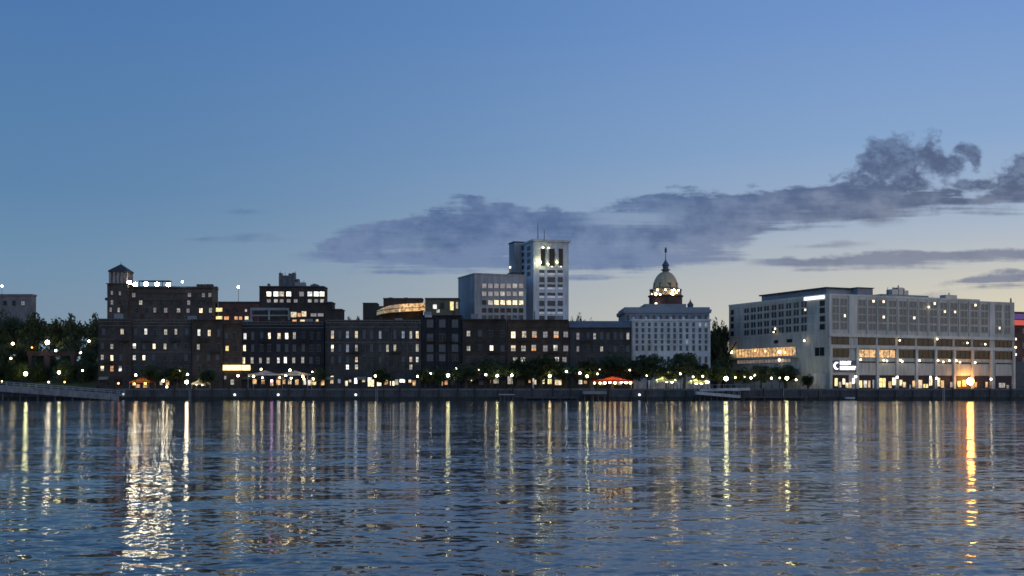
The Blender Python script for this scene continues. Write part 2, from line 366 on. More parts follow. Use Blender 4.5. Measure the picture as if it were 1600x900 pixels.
for cx, cyy, rx, ry in ((1352, 288, 34, 22), (1378, 262, 30, 34), (1404, 252, 31, 26), (1418, 276, 26, 22), (1452, 240, 20, 25), (1468, 256, 26, 17), (1484, 254, 22, 10), (1500, 230, 12, 9), (1518, 238, 11, 8), (1524, 249, 8, 12), (1400, 292, 40, 12), (1540, 290, 40, 7), (1583, 284, 22, 24), (1612, 272, 26, 24), (1568, 298, 16, 10)):
    ex = math_('MULTIPLY', math_('SUBTRACT', cu, cx), 1/(rx*1.22)); ey = math_('MULTIPLY', math_('SUBTRACT', cv, cyy), 1/(ry*1.15))
    d_ = math_('SQRT', math_('ADD', math_('MULTIPLY', ex, ex), math_('MULTIPLY', ey, ey)))
    lob = d_ if lob is None else math_('SMOOTH_MIN', lob, d_, .45)
lob = math_('ADD', lob, math_('ADD', mul(nD, 1.9), mul(nB, 2.1)))
lobes = maprange(math_('ADD', lob, math_('ADD', mul(nA, .8), mul(nE, .8))), .55, 1.28, 1, 0, 'SMOOTHSTEP')
mask = math_('MULTIPLY', mul(main, .93), maprange(math_('ADD', math_('ADD', nA, mul(nB, .6)), mul(nC, .8)), -.28, .06, .66, 1, 'SMOOTHSTEP'))
mask = math_('MAXIMUM', mask, math_('MULTIPLY', mul(lobes, .92), maprange(math_('ADD', nD, nE), -.25, .1, .7, 1, 'SMOOTHSTEP')))
for l, k in ((strip, .9), (low, .92), (low2, .8), (low3, .75), (far, .5), (far2, .45), (faint, .5), (faint2, .55)):
    mask = math_('MAXIMUM', mask, mul(l, k))
mask = math_('MULTIPLY', mask, maprange(dy, .08, .2, 0, 1))
cshade = maprange(math_('ADD', math_('ADD', mul(nA, 1.1), mul(nD, .9)), mul(math_('SUBTRACT', cv, 350.), .0026)), -.20, .24, 0, 1, 'SMOOTHSTEP')
ccol = mixc(cshade, srgb(80, 103, 144), srgb(112, 132, 168))
ccol = mixc(maprange(cu, 1000, 1450, 0, 1), ccol, mixc(cshade, srgb(79, 92, 122), srgb(122, 132, 154)))
ccol = mixc(math_('MULTIPLY', maprange(cv, 290, 420, 0, .5, 'SMOOTHSTEP'), maprange(cu, 900, 1350, 0, 1, 'SMOOTHSTEP')), ccol, srgb(132, 136, 152))
sky = mixc(mask, sky, ccol)
# below the horizon the world is only ever seen by light: a dim blue
sky = mixc(maprange(dz, -.02, 0, 1, 0), sky, srgb(48, 58, 74))
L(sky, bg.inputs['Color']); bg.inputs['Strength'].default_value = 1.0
# weak last sun from low on the right, behind the viewer's shoulder
sl = bpy.data.lights.new('sun', 'SUN'); so = bpy.data.objects.new('sun', sl); COL.objects.link(so)
sl.energy = .08; sl.angle = math.radians(20); sl.color = (1, .86, .68)
a = math.radians(118); e = math.radians(9)
so.rotation_euler = Vector((math.sin(a)*math.cos(e), math.cos(a)*math.cos(e), math.sin(e))).to_track_quat('Z', 'Y').to_euler()

# ------------------------------------------------------------------ water and ground
m, wt, wn, wp = nodes_mat('river_water')
geo = wn.new('ShaderNodeNewGeometry')
def wnoise(scale, sx, det, seed, dist=0.):
    mp = wn.new('ShaderNodeMapping'); mp.inputs['Scale'].default_value = (sx, 1, 1); mp.inputs['Location'].default_value = (seed, seed*1.7, 0); mp.inputs['Rotation'].default_value = (0, 0, math.radians(4+seed))
    wt.links.new(geo.outputs['Position'], mp.inputs['Vector'])
    q = wn.new('ShaderNodeTexNoise'); q.noise_dimensions = '2D'; q.inputs['Scale'].default_value = scale; q.inputs['Detail'].default_value = det; q.inputs['Roughness'].default_value = .55; q.inputs['Distortion'].default_value = dist
    wt.links.new(mp.outputs[0], q.inputs['Vector'])
    v = wn.new('ShaderNodeVectorMath'); v.operation = 'SUBTRACT'; wt.links.new(q.outputs['Color'], v.inputs[0]); v.inputs[1].default_value = (.5, .5, .5)
    return v.outputs[0], q.outputs['Fac']
def wscale(v, s):
    q = wn.new('ShaderNodeVectorMath'); q.operation = 'MULTIPLY'; wt.links.new(v, q.inputs[0]); q.inputs[1].default_value = s; return q.outputs[0]
def wadd(a, b):
    q = wn.new('ShaderNodeVectorMath'); q.operation = 'ADD'; wt.links.new(a, q.inputs[0]); wt.links.new(b, q.inputs[1]); return q.outputs[0]
W1, _ = wnoise(.40, .26, 2, 1.0, .6); W2, _ = wnoise(2.0, .42, 3, 2.0, .3); W3, _ = wnoise(3.6, .85, 3, 3.0)
_, calm = wnoise(.035, .28, 3, 5.0, .5)
slope = wadd(wadd(wscale(W1, (.03, .24, 0)), wscale(W2, (.09, .36, 0))), wscale(W3, (.15, .27, 0)))
cr = wn.new('ShaderNodeMapRange'); cr.inputs['From Min'].default_value = .38; cr.inputs['From Max'].default_value = .62; cr.inputs['To Min'].default_value = .55; cr.inputs['To Max'].default_value = 1.15
wt.links.new(calm, cr.inputs['Value'])
ss = wn.new('ShaderNodeVectorMath'); ss.operation = 'SCALE'; wt.links.new(slope, ss.inputs[0]); wt.links.new(cr.outputs[0], ss.inputs['Scale'])
up = wn.new('ShaderNodeVectorMath'); up.operation = 'ADD'; wt.links.new(ss.outputs[0], up.inputs[0]); up.inputs[1].default_value = (0, 0, 1)
nm = wn.new('ShaderNodeVectorMath'); nm.operation = 'NORMALIZE'; wt.links.new(up.outputs[0], nm.inputs[0])
wt.links.new(nm.outputs[0], wp.inputs['Normal'])
wp.inputs['Base Color'].default_value = (.042, .050, .053, 1); wp.inputs['Roughness'].default_value = .075; wp.inputs['IOR'].default_value = 1.333
WATER = m
EDGE = 316.0
b = MB(); b.add([(-2500, -1500, 0), (2500, -1500, 0), (2500, EDGE+1.5, 0), (-2500, EDGE+1.5, 0)], [(0, 1, 2, 3)], WATER); tag(b.build('river'), kind='structure')
b = MB()
prof_ = [(EDGE, GZ), (368, GZ), (371, BZ-.4), (376, BZ), (5000, BZ+1)]
for (y0, z0), (y1, z1) in zip(prof_, prof_[1:]):
    b.add([(-5000, y0, z0), (5000, y0, z0), (5000, y1, z1), (-5000, y1, z1)], [(0, 1, 2, 3)], PAVE)
tag(b.build('ground'), kind='structure')
b = MB(); x0, x1 = P(-420, 605, 350).x, P(151.5, 605, 346).x
b.add([(x0, 343, GZ+.02), (x1, 343, GZ+.02), (x1, 358, 6.5), (x0, 358, 6.5), (x1, 374, BZ+.1), (x0, 374, BZ+.1), (x1, 374.5, 3), (x0, 374.5, 3), (x1, 343, 2), (x0, 343, 2)], [(0, 1, 2, 3), (3, 2, 4, 5), (5, 4, 6, 7), (1, 8, 6, 4, 2), (0, 3, 5, 7, 9)], plain('slope_grass', (.035, .05, .022), .95, .4, .5)); tag(b.build('grass_slope'), kind='structure')
b = MB(); b.box(-2500, 2500, EDGE-.8, EDGE+1.2, -2, GZ+.12, QUAY)
b.box(-2500, 2500, EDGE-1.0, EDGE-.80, GZ-.35, GZ+.14, plain('quay_coping', (.13, .13, .135), .85, .3, .4))
stain = plain('tide_stained_stone', (.030, .034, .028), .6, .4, .8)
b.box(-2500, 2500, EDGE-.86, EDGE-.801, -2, .85, stain)
o = b.build('quay_wall'); tag(o, 'long dark stone quay wall holding the promenade above the river', 'quay wall')

qw = o; FRn = random.Random(2)
for i in range(58):
    x = -150+i*5.2+FRn.uniform(-.6, .6); h_ = GZ+FRn.uniform(-.5, .55); b = MB(); b.tube((x, EDGE-1.35, -2), (x+FRn.uniform(-.08, .08), EDGE-1.3, h_), .2, .17, BARK, 8); b.build('fender_pile', qw)
for x in (-88, -37, 22, 74, 118):
    b = MB()
    for dx_ in (-.25, .25): b.box(x+dx_-.04, x+dx_+.04, EDGE-1.12, EDGE-1.04, -.5, GZ+.6, METAL_G)
    for k in range(11): b.box(x-.2, x+.2, EDGE-1.1, EDGE-1.06, -.3+k*.3, -.25+k*.3, METAL_G)
    b.build('ladder', qw)
# ------------------------------------------------------------------ front row of warehouses on the river street
BASE = GZ
ROOTS = []
def block(name, label, px0, px1, ytop, Y, depth, wall, group='old warehouses along the river street', base=GZ, cornice=True, roofm=None, bands=(), cmat=None):
    F = Frame(px0, Y, px1, Y); g = .06
    zt = F.z((px0+px1)/2, ytop)
    root = empty(name, F.pt(F.L/2, base), label, 'building', group)
    b = MB(); b.fbox(F, g, F.L-g, base-.3, zt, -depth, 0, wall)
    for yb in bands:
        z = F.z(px0, yb); b.fbox(F, g+.02, F.L-g-.02, z-.12, z+.12, .003, .16, cmat or wall)
    b.build('wall', root)
    if cornice:
        b = MB(); cm = cmat or wall
        b.fbox(F, g, F.L-g, zt-.9, zt-.55, .004, .22, cm); b.fbox(F, g, F.L-g, zt-.18, zt+.12, .004, .5, cm)
        k = int(F.L/1.1)
        for i in range(k):
            u = .5+i*(F.L-1)/max(1, k-1); b.fbox(F, u-.12, u+.12, zt-.55, zt-.18, .004, .32, cm)
        b.build('cornice', root)
    b = MB(); b.fbox(F, g+.3, F.L-g-.3, zt+.004, zt+.1, -depth+.3, -.3, roofm or SLATE)
    b.build('roof', root)
    root['f0'], root['f1'] = px0, px1; ROOTS.append((px0, px1, root, F))
    return root, F
def rows(root, F, spec, wpx=5., kind='sash', trim=None):
    for y, h, items in spec:
        for it in items.split():
            x, s = it[:-1], it[-1]
            window(root, F, float(x), y, wpx, h, s, kind, trim)
def chimney(root, F, px, ytop, wpx, back, mat):
    u = F.u(px); z1 = F.z(px, ytop); Y = F.A.y; wm = wpx*Y/FPX/2; z0 = F.z(px, root['yt'])+.1 if 'yt' in root else z1-1.5
    b = MB(); b.fbox(F, u-wm, u+wm, z1-2.2, z1-.2, -back-1, -back, mat); b.fbox(F, u-wm-.12, u+wm+.12, z1-.2, z1, -back-1.12, -back+.12, mat)
    b.build('chimney', root)

r, F = block('warehouse', 'narrow sooty brick warehouse at the far left end of the row, below the belfry', 153, 205, 498.5, 346.0, 20, BR_UMBER, bands=(509, 530), cmat=TRIM_D)
rows(r, F, [(518.5, 10, '162m 176d 191l'), (541, 9, '160m 175s 191d'), (559, 9, '160s 175b 189m'), (576, 9, '160b 175o 188b 199d')])
r, F = block('warehouse', 'wide grey stone warehouse with a few scattered lit windows, under the rooftop floodlights', 205, 299, 500, 347.0, 20, BR_GREY, bands=(509, 550), cmat=plain('sandstone_trim', (.13, .12, .11), .9, .25, .5))
rows(r, F, [(518.5, 10, '212m 228l 242d 259s 275m 292m'), (541, 9, '210b 225m 241b 258l 274m 291d'), (559, 9, '210l 225b 240m 258d 274d 291m'), (575, 8, '212d 228d 242d 259d 275d 291d')])
r, F = block('warehouse', 'sooty brick warehouse with two pale lit windows in its top row', 299, 348, 499.5, 346.3, 20, BR_UMBER, bands=(530,))
rows(r, F, [(520, 11, '311l 327l 342m'), (542, 10, '310s 326d 342d'), (559, 9, '309m 326m 340m'), (576, 8, '311d 326d 341d')])
r, F = block('warehouse', 'slim dark warehouse above the bright yellow fascia', 348, 378, 505, 346.8, 20, BR_BROWN)
rows(r, F, [(525, 9, '354m 366d'), (544, 10, '355y 368d'), (562, 9, '355d 368d')])
b = MB(); b.fbox(F, F.u(349), F.u(378)-.1, F.z(360, 578.5), F.z(360, 570.5), .06, .5, emit('lit_yellow_fascia', (1, .78, .31), 2.3, .3)); b.build('lit_fascia', r)
r, F = block('warehouse', 'broad navy brick warehouse with three rows of tall windows behind the long white canopy', 378, 507, 503, 347.5, 20, BR_NAVY, bands=(512,), cmat=TRIM_D)
rows(r, F, [(525, 11, '383l 395m 409m 421b 436l 448b 460m 474d 487d 498d'), (544, 11, '382b 395m 409d 421d 435m 448m 460m 474m 487d 498d'), (563, 10, '381b 394m 407m 419s 435l 446b 459m 473m 486m 497d')])
b = MB(); b.fbox(F, F.u(378)+.12, F.u(391), F.z(384, 578.5), F.z(384, 570.5), .06, .45, emit('lit_yellow_fascia', (1, .78, .31), 2.3, .3)); b.build('lit_fascia', r)
r, F = block('warehouse', 'dark stone warehouse with twelve tall narrow windows in its top row', 508, 658, 500.5, 346.4, 20, BR_GREY, bands=(511, 535), cmat=plain('sandstone_trim', (.13, .12, .11), .9, .25, .5))
xs = [519.5, 531, 543, 557, 569, 580.5, 594, 605.5, 617, 630, 642, 652]
for y, h, sts in ((523, 13, 'lmvlmmvdmvll'), (544, 12, 'bmvmdmmsldds'), (562, 9, 'mmmlddmddmll'), (573.5, 8, 'ddblddddddldd')):
    for x, s in zip(xs, sts): window(r, F, x, y, 4.6, h, s, 'sash')
for x in (514, 538, 563, 588, 612, 636, 656): 
    b = MB(); u = F.u(x); b.fbox(F, u-.25, u+.25, GZ, F.z(x, 502), .003, .2, BR_GREY); b.build('pilaster', r)
r, F = block('warehouse', 'blue black warehouse with three columns of broad paired windows', 658, 722, 493, 347.2, 20, BR_NAVY)
rows(r, F, [(505.5, 12, '672m 691m 711m'), (528, 12, '672m 691d 711m'), (544, 11, '672m 691m 711m'), (559, 10, '672m 691m 711d')], 9.5, 'pair')
for x, y0, y1 in ((658, 0, 0), (682, 0, 0), (701, 0, 0), (721, 0, 0)):
    b = MB(); u = min(max(F.u(x), .4), F.L-.4); b.fbox(F, u-.3, u+.3, GZ, F.z(x, 496), .003, .35, BR_NAVY); b.build('pilaster', r)
b = MB(); b.fbox(F, F.u(664), F.u(675), F.z(670, 496), F.z(670, 492.2), .505, .9, TRIM); b.build('name_panel', r)
r, F = block('warehouse', 'dark plain warehouse in front of the low grey office block', 722, 791, 499, 346.0, 20, BR_DARK, bands=(534,))
rows(r, F, [(521.5, 9, '732m 750m 767d 785d'), (544, 9, '732m 750d 768b 785m'), (562, 9, '732d 750d 767d 785d')], 6.5)
r, F = block('warehouse', 'brown brick warehouse with square orange lit windows, below the tall tower', 791, 889, 500, 346.8, 20, BR_BROWN, bands=(511, 533))
rows(r, F, [(523, 11, '802b 819l 835o 852p 869o 884p'), (544, 10, '802l 818s 834o 852p 868l 884p'), (562, 8, '805s 817b 834d 848s 870l 882p')], 8, 'sash')
r, F = block('warehouse', 'dim grey warehouse half hidden by trees, left of the pale twelve column facade', 889, 986, 512, 347.0, 18, BR_GREY, bands=(536,))
rows(r, F, [(525, 11, '903p 919m 929m 940m 950m 961m 971m 981s'), (545, 10, '903p 919d 929d 940m 950d 961m 971d 981m'), (562, 10, '903d 919d 929d 940d 950d 961d 971d 981d')], 4.8)
b = MB(); q = F.pt; zt = F.z(930, 512)
b.add([q(0.1, zt+.13, .4), q(F.L-.1, zt+.13, .4), q(F.L-.1, zt+2.3, -5), q(.1, zt+2.3, -5), q(.1, zt+.13, -17), q(F.L-.1, zt+.13, -17)], [(0, 1, 2, 3), (3, 2, 5, 4), (0, 3, 4), (1, 5, 2)], plain('grey_roof_sheet', (.15, .155, .16), .95, .2, .3, 0, .1)); b.build('pitched_roof', r)

CR = random.Random(11)
for a0, a1, rt, FF in ROOTS:
    wd = a1-a0; ytop = {153: 498.5, 205: 500, 299: 499.5, 348: 505, 378: 503, 508: 500.5, 658: 493, 722: 499, 791: 500, 889: 512}[a0]
    if a0 != 889:
        for k in range(max(1, int(wd/30))):      # chimneys, vents and tanks on the flat roofs
            x = a0+4+(wd-9)*(k+CR.random())/max(1, int(wd/30)); u = FF.u(x); zt = FF.z(x, ytop); kind = CR.random(); hh = CR.uniform(.7, 2.0); b = MB()
            if kind < .5: b.fbox(FF, u-.45, u+.45, zt+.1, zt+hh, -3.2, -2.4, rt and BR_RED); b.fbox(FF, u-.55, u+.55, zt+hh, zt+hh+.15, -3.3, -2.3, BR_DARK); b.build('chimney', rt)
            elif kind < .8: b.fbox(FF, u-1.1, u+1.1, zt+.1, zt+hh, -6, -4, STONE_D); b.build('roof_unit', rt)
            else: b.tube(FF.pt(u, zt, -2), FF.pt(u, zt+hh+.8, -2), .15, .12, METAL); b.build('vent_pipe', rt)
    u0 = .4
    b = MB(); b.fbox(FF, .3, .42, GZ, FF.z(a0, ytop)-1, .004, .12, METAL); b.build('downpipe', rt)
    if wd > 45:
        for k in range(2):      # iron balconies with their doors' brackets
            x = a0+wd*(.3+.42*k)+CR.uniform(-4, 4); u = FF.u(x); z = FF.z(x, 551+CR.choice((-18, 0, 16))); b = MB()
            b.fbox(FF, u-1.6, u+1.6, z-.12, z, .004, 1.1, METAL); b.fbox(FF, u-1.6, u+1.6, z+.95, z+1.02, 1.03, 1.1, METAL)
            for j in range(13): b.fbox(FF, u-1.58+j*.262, u-1.53+j*.262, z+.001, z+.949, 1.04, 1.08, METAL)
            b.build('balcony', rt)
        for k in range(int(wd/22)):      # cloth awnings over the shop fronts
            x = a0+8+(wd-16)*(k+.5*CR.random())/max(1, int(wd/22)); u = FF.u(x); z = FF.z(x, 588.5); b = MB(); q = FF.pt; ww_ = CR.uniform(1.0, 1.7)
            b.hexa([q(u-ww_, z-.9, 1.3), q(u+ww_, z-.9, 1.3), q(u+ww_, z-.95, .02), q(u-ww_, z-.95, .02), q(u-ww_, z-.75, 1.3), q(u+ww_, z-.75, 1.3), q(u+ww_, z, .02), q(u-ww_, z, .02)], CR.choice((cloth('awning_green', (.03, .07, .045), .2), cloth('awning_maroon', (.12, .03, .03), .2), cloth('awning_cream', (.3, .27, .2), .2)))); b.build('awning', rt)
# ground floors: lit shop fronts, dark doorways
def shop(px, py, wpx, hpx, st):
    for a0, a1, root, FF in ROOTS:
        if a0 <= px < a1: window(root, FF, px, py, wpx, hpx, st, 'strip' if wpx > 8 else 'plain', TRIM_D, 'shop_window'); return
for q in ((205, 600, 6, 6, 'o'), (215, 603, 8, 5, 'o'), (227, 603, 6, 5, 'o'), (352, 590, 3, 5, 's'), (363, 597, 5, 8, 's'), (389.5, 590, 3, 6, 'l'), (398, 596, 6, 8, 'a'), (411, 596, 5, 8, 'a'), (435, 597, 6, 9, 'a'), (444, 596, 4, 8, 'a'), (453, 596, 5, 9, 'l'),
          (464, 597, 5, 9, 'a'), (476, 596, 4, 10, 'l'), (490, 597, 8, 9, 'y'), (503, 598, 8, 8, 'a'), (518.5, 590, 5, 5, 'b'), (518.5, 596.5, 4.5, 5.5, 'l'), (530, 595.5, 4, 6, 'v'), (541, 599, 4.5, 8, 'l'), (547, 595, 3.5, 4, 'l'), (556, 595, 4.5, 9, 'b'),
          (568, 594, 4.5, 5.5, 'l'), (579.5, 597, 10, 14, 'b'), (592, 600, 9, 5.5, 'b'), (613, 599, 7, 6.5, 'b'), (628.5, 595, 9, 5, 'b'), (640.5, 595, 4, 5, 'l'), (752, 598, 6, 7, 'm'), (775, 593, 8, 12, 's'), (797, 594, 8, 12, 's'), (814, 595, 11, 14, 'm'), (835, 596, 5.5, 10, 'l'),
          (848, 595, 5, 9, 'b'), (859, 596, 6, 8, 'y'), (872, 597, 11, 9, 'l'), (169, 599, 6, 7, 'd'), (190, 598, 6, 9, 'd'), (240, 597, 6, 9, 'd'), (276, 597, 6, 9, 'd'), (330, 597, 7, 9, 'd'), (676, 597, 7, 9, 'd'), (707, 597, 7, 9, 'd'), (732, 597, 7, 9, 'd'), (896, 597, 6, 9, 'd'), (907, 597, 5, 6, 'l'), (940, 597, 6, 9, 's'), (968, 597, 6, 9, 's')):
    shop(*q)

SR = random.Random(21); used = [205, 215, 227, 352, 363, 389, 398, 411, 435, 444, 453, 464, 476, 490, 503, 518, 530, 541, 547, 556, 568, 579, 592, 613, 628, 640, 752, 775, 797, 814, 835, 848, 859, 872, 169, 190, 240, 276, 330, 676, 707, 732, 896, 907, 940, 968]
x = 158.
while x < 984:
    if min(abs(x-u_) for u_ in used) > 5.5 and min(abs(x-e_) for e_ in (205, 299, 348, 378, 508, 658, 722, 791, 889, 986)) > 4:
        shop(x, 597.5+SR.uniform(-2.5, 2), SR.uniform(3, 6), SR.uniform(4, 9), SR.choice('aaosyldmaa' if 340 < x < 665 else 'aosddmd'))
    x += SR.uniform(7.5, 12)
# ------------------------------------------------------------------ city hall with its dome
FY = 350.0
F = Frame(987, FY, 1110, FY); root = empty('city_hall', F.pt(F.L/2, GZ), 'pale stone hall with twelve window columns under a floodlit gold dome', 'building')
zt = F.z(1040, 500)
b = MB(); b.fbox(F, 0, F.L, GZ-.3, zt, -7, 0, STONE)
cols = [995, 1004.5, 1014.5, 1024.5, 1034.5, 1044.5, 1054, 1063.5, 1073.5, 1083.5, 1093.5, 1103]
for i in range(13):
    x = 987+3.0+(117)*i/12; u = F.u(x); b.fbox(F, u-.22, u+.22, GZ, zt-.5, .003, .2, STONE)
for y in (511.5, 530, 538.5, 555): 
    z = F.z(1040, y); b.fbox(F, 0, F.L, z-.14, z+.14, .21, .30, STONE)
b.build('wall', root)
b = MB(); b.fbox(F, -.25, F.L+.25, zt-.3, zt+.25, -7.2, .45, STONE)
for i in range(0, 13, 2):
    u = F.u(987+3+117*i/12); b.fbox(F, u-.3, u+.3, zt+.25, zt+.95, -.4, .2, STONE)
b.build('cornice', root)
for y, h in ((507, 6), (516, 6.5), (525.5, 7.5), (534, 5.5), (544, 8), (551, 4), (562, 10), (578, 10)):
    for i, x in enumerate(cols):
        s = 'm' if random.random() < .22 else 't'
        if (y, i) in ((534, 8), (507, 10), (507, 11)): s = 'v'
        if y == 551: continue
        window(root, F, x, y, 4.2, h, s, 'plain', STONE)
F2 = Frame(974, 357.5, 1111, 357.5); z2 = F2.z(1040, 484)
b = MB(); b.fbox(F2, .5, F2.L-.5, BZ-9, z2, -22, 0, STONE_D); b.build('upper_wall', root)
b = MB(); b.fbox(F2, 0, F2.L, z2-1.0, z2-.55, -22.5, .5, STONE_D); b.fbox(F2, -.1, F2.L+.1, z2-.55, z2+.1, -22.8, .55, STONE_D)
b.fbox(F2, .4, F2.L-.4, z2+.1, z2+.8, -22, .2, STONE_D)
b.fbox(F2, F2.u(1014)-1.2, F2.u(1067)+1.2, z2+.8, z2+1.9, -20, -1, STONE_D); b.build('attic', root)
for x in [981+10.2*i for i in range(13)]: window(root, F2, x, 496.5, 4.5, 8, random.choice('tttm'), 'plain', STONE_D)
YD = 368.0; c = P(1040, 484, YD); pxm = YD/FPX
zc = lambda y: H+(PY0-y)*pxm
b = MB(); R = 25.8*pxm
b.lathe((c.x, c.y, 0), [(R+.5, zc(485)), (R+.5, zc(482)), (R, zc(481.7)), (R, zc(464.5)), (R+.35, zc(464)), (R+.35, zc(462.2)), (R-.2, zc(462))], BR_RED, 32)
b.build('drum', root)
b = MB(); b.lathe((c.x, c.y, 0), [(R*.80, zc(462.2)), (R*.80, zc(454))], plain('drum_gold_stone', (.34, .26, .17), .7, .2, .6), 32); b.build('drum_core', root)
for k in range(16):
    an = 2*math.pi*(k+.5)/16; b = MB(); b.tube((c.x+R*.92*math.cos(an), c.y+R*.92*math.sin(an), zc(462.1)), (c.x+R*.92*math.cos(an), c.y+R*.92*math.sin(an), zc(454)), .2, .17, STONE_D, 8); b.build('column', root)
b = MB(); b.lathe((c.x, c.y, 0), [(R*.98, zc(454)), (R*.98, zc(452.4)), (R*.88, zc(452.2))], STONE_D, 32); b.build('drum_entablature', root)
b = MB(); rd = 19.6*pxm; hd = (454-426)*pxm; zb = zc(452.3)
b.lathe((c.x, c.y, 0), [(rd*math.cos(t*math.pi/2/10*.93)**1.12, zb+hd*math.sin(t*math.pi/2/10)) for t in range(11)], GOLD, 48, lambda k: 1.025 if k % 4 == 0 else 1.0)
b.build('dome', root, True)
for k in range(8):
    an = 2*math.pi*(k+.25)/8; d = Vector((math.cos(an), math.sin(an), 0)); pz = zb+.4
    b = MB(); p0 = Vector((c.x, c.y, 0))+d*rd*.86; b.box(p0.x-.5, p0.x+.5, p0.y-.5, p0.y+.5, pz-.4, pz+1.2, COPPER); b.box(p0.x-.6, p0.x+.6, p0.y-.6, p0.y+.6, pz+1.2, pz+1.5, COPPER); b.build('dormer', root)
b = MB(); b.lathe((c.x, c.y, 0), [(7.5*pxm, zc(431)), (7.5*pxm, zc(427.5)), (5*pxm, zc(427)), (5*pxm, zc(423)), (7*pxm, zc(422.5)), (7*pxm, zc(421)), (4.6*pxm, zc(420.7)), (4.6*pxm, zc(415.5)), (6*pxm, zc(415)), (5.2*pxm, zc(413.3)), (3*pxm, zc(410)), (1.2*pxm, zc(407)), (.5*pxm, zc(404))], COPPER, 16); b.build('lantern', root)
b = MB(); b.tube((c.x, c.y, zc(404.5)), (c.x, c.y, zc(386)), .14, .08, COPPER, 6)
b.lathe((c.x+.05, c.y, 0), [(.05, zc(395)), (.42, zc(394)), (.34, zc(391.5)), (.46, zc(389.5)), (.2, zc(388.2)), (.24, zc(387.2)), (.05, zc(386.2))], COPPER, 8); b.build('finial_statue', root)
u = F2.u(1081); b = MB(); q = F2.pt(u, 0, -3)
b.lathe((q.x, q.y, 0), [(.9, z2+.8), (.9, z2+1.6), (1.1, z2+1.7), (.8, z2+2.1), (.35, z2+2.7), (.12, z2+3.2), (.04, z2+3.6)], COPPER, 10); b.build('corner_finial', root)
for px, py, rr, mt in ((1024.5, 459.5, .42, ('w', 12)), (1031.5, 460, .30, ('w', 9)), (1050.5, 459.5, .5, ('y', 30)), (1057, 457, .32, ('o', 16)), (1018.3, 459.5, .2, ('w', 5)), (1025, 474.5, .36, ('w', 5)), (1027, 453, .2, ('y', 55)), (1040, 453, .2, ('y', 55)), (1053, 453, .24, ('y', 75)), (1060, 453.5, .16, ('y', 60))):  # floods along the entablature are added to brighten and warm the dome
    kx = (px-1040)*pxm; rr_ = R*1.02 if 454 < py < 470 else R*.97 if py < 454 else R+.35
    yy_ = c.y-math.sqrt(max(.2, rr_**2-kx*kx)); p = Vector(((px-800)/FPX*yy_, yy_, H+(PY0-py)/FPX*yy_))
    b = MB(); b.ball((p.x, p.y-.1, p.z), rr, lampmat(*mt), 10, 6); b.tube((p.x, p.y-.1, p.z-rr), (p.x, p.y+.3, p.z-rr-.6), .1, .1, METAL); b.build('floodlight', root)

# ------------------------------------------------------------------ riverside hotel (two faces of one block)
CY = 326.0
FR = Frame(1295, CY, 1585, 354.0)                  # river front
cor = FR.A.copy(); sd = -FR.n; kk = (1139-800)/FPX; LS = (kk*cor.y-cor.x)/(sd.x-kk*sd.y)
SF = Frame.__new__(Frame); SF.A = cor+sd*LS; SF.d = -sd; SF.L = LS; SF.n = Vector((SF.d.y, -SF.d.x, 0)); SF.rot = math.atan2(SF.d.y, SF.d.x)   # side face, left to right
root = empty('hotel', FR.pt(FR.L/2, GZ), 'big pale concrete hotel with a lit sign and an arcade by the water', 'building')
ZT = FR.z(1300, 461.5)
b = MB(); b.fbox(FR, 0, FR.L, GZ-.3, ZT, -LS, 0, CONC); b.build('wall', root)
b = MB(); b.fbox(FR, -.1, FR.L*.80, ZT+.001, ZT+.5, -LS-.1, .1, CONC_L); b.build('parapet', root)
b = MB(); b.fbox(FR, FR.u(1342), FR.u(1366), ZT+.5, FR.z(1350, 450), -12, -.6, STONE_D); b.fbox(FR, FR.u(1342)-.3, FR.u(1366)+.3, FR.z(1350, 450), FR.z(1350, 448.8), -12.3, -.3, SLATE); b.build('stair_tower', root)
b = MB(); b.fbox(FR, 1.5, 15, ZT+.5, ZT+2.2, -34, -3, STONE_D); b.fbox(FR, .9, 15.6, ZT+2.2, ZT+2.6, -34.6, -2.4, SLATE); b.build('penthouse', root)
b = MB(); b.fbox(FR, FR.u(1396), FR.u(1470), ZT+.5, ZT+1.5, -20, -5, STONE_D); b.build('roof_plant_screen', root)
for px, w_, h_ in ((1420, 2.6, 2.6), (1428, 2, 3.2), (1437, 1.6, 2.4), (1508, 4.5, 1.6)):
    b = MB(); u = FR.u(px); b.fbox(FR, u-w_/2, u+w_/2, ZT+.5, ZT+.5+h_, -8, -5.5, METAL_G); b.tube(FR.pt(u, ZT+.5+h_, -6.5), FR.pt(u, ZT+h_+1.2, -6.5), .2, .2, METAL_G); b.build('roof_vent', root)
b = MB(); u = FR.u(1402); b.tube(FR.pt(u, ZT+.5, -4), FR.pt(u, ZT+3.4, -4), .12, .07, METAL); b.build('aerial', root)
b = MB(); u = FR.L-.4; b.tube(FR.pt(u, ZT, -1), FR.pt(u, ZT+1.4, -1), .25, .2, METAL); b.build('vent_pipe', root)
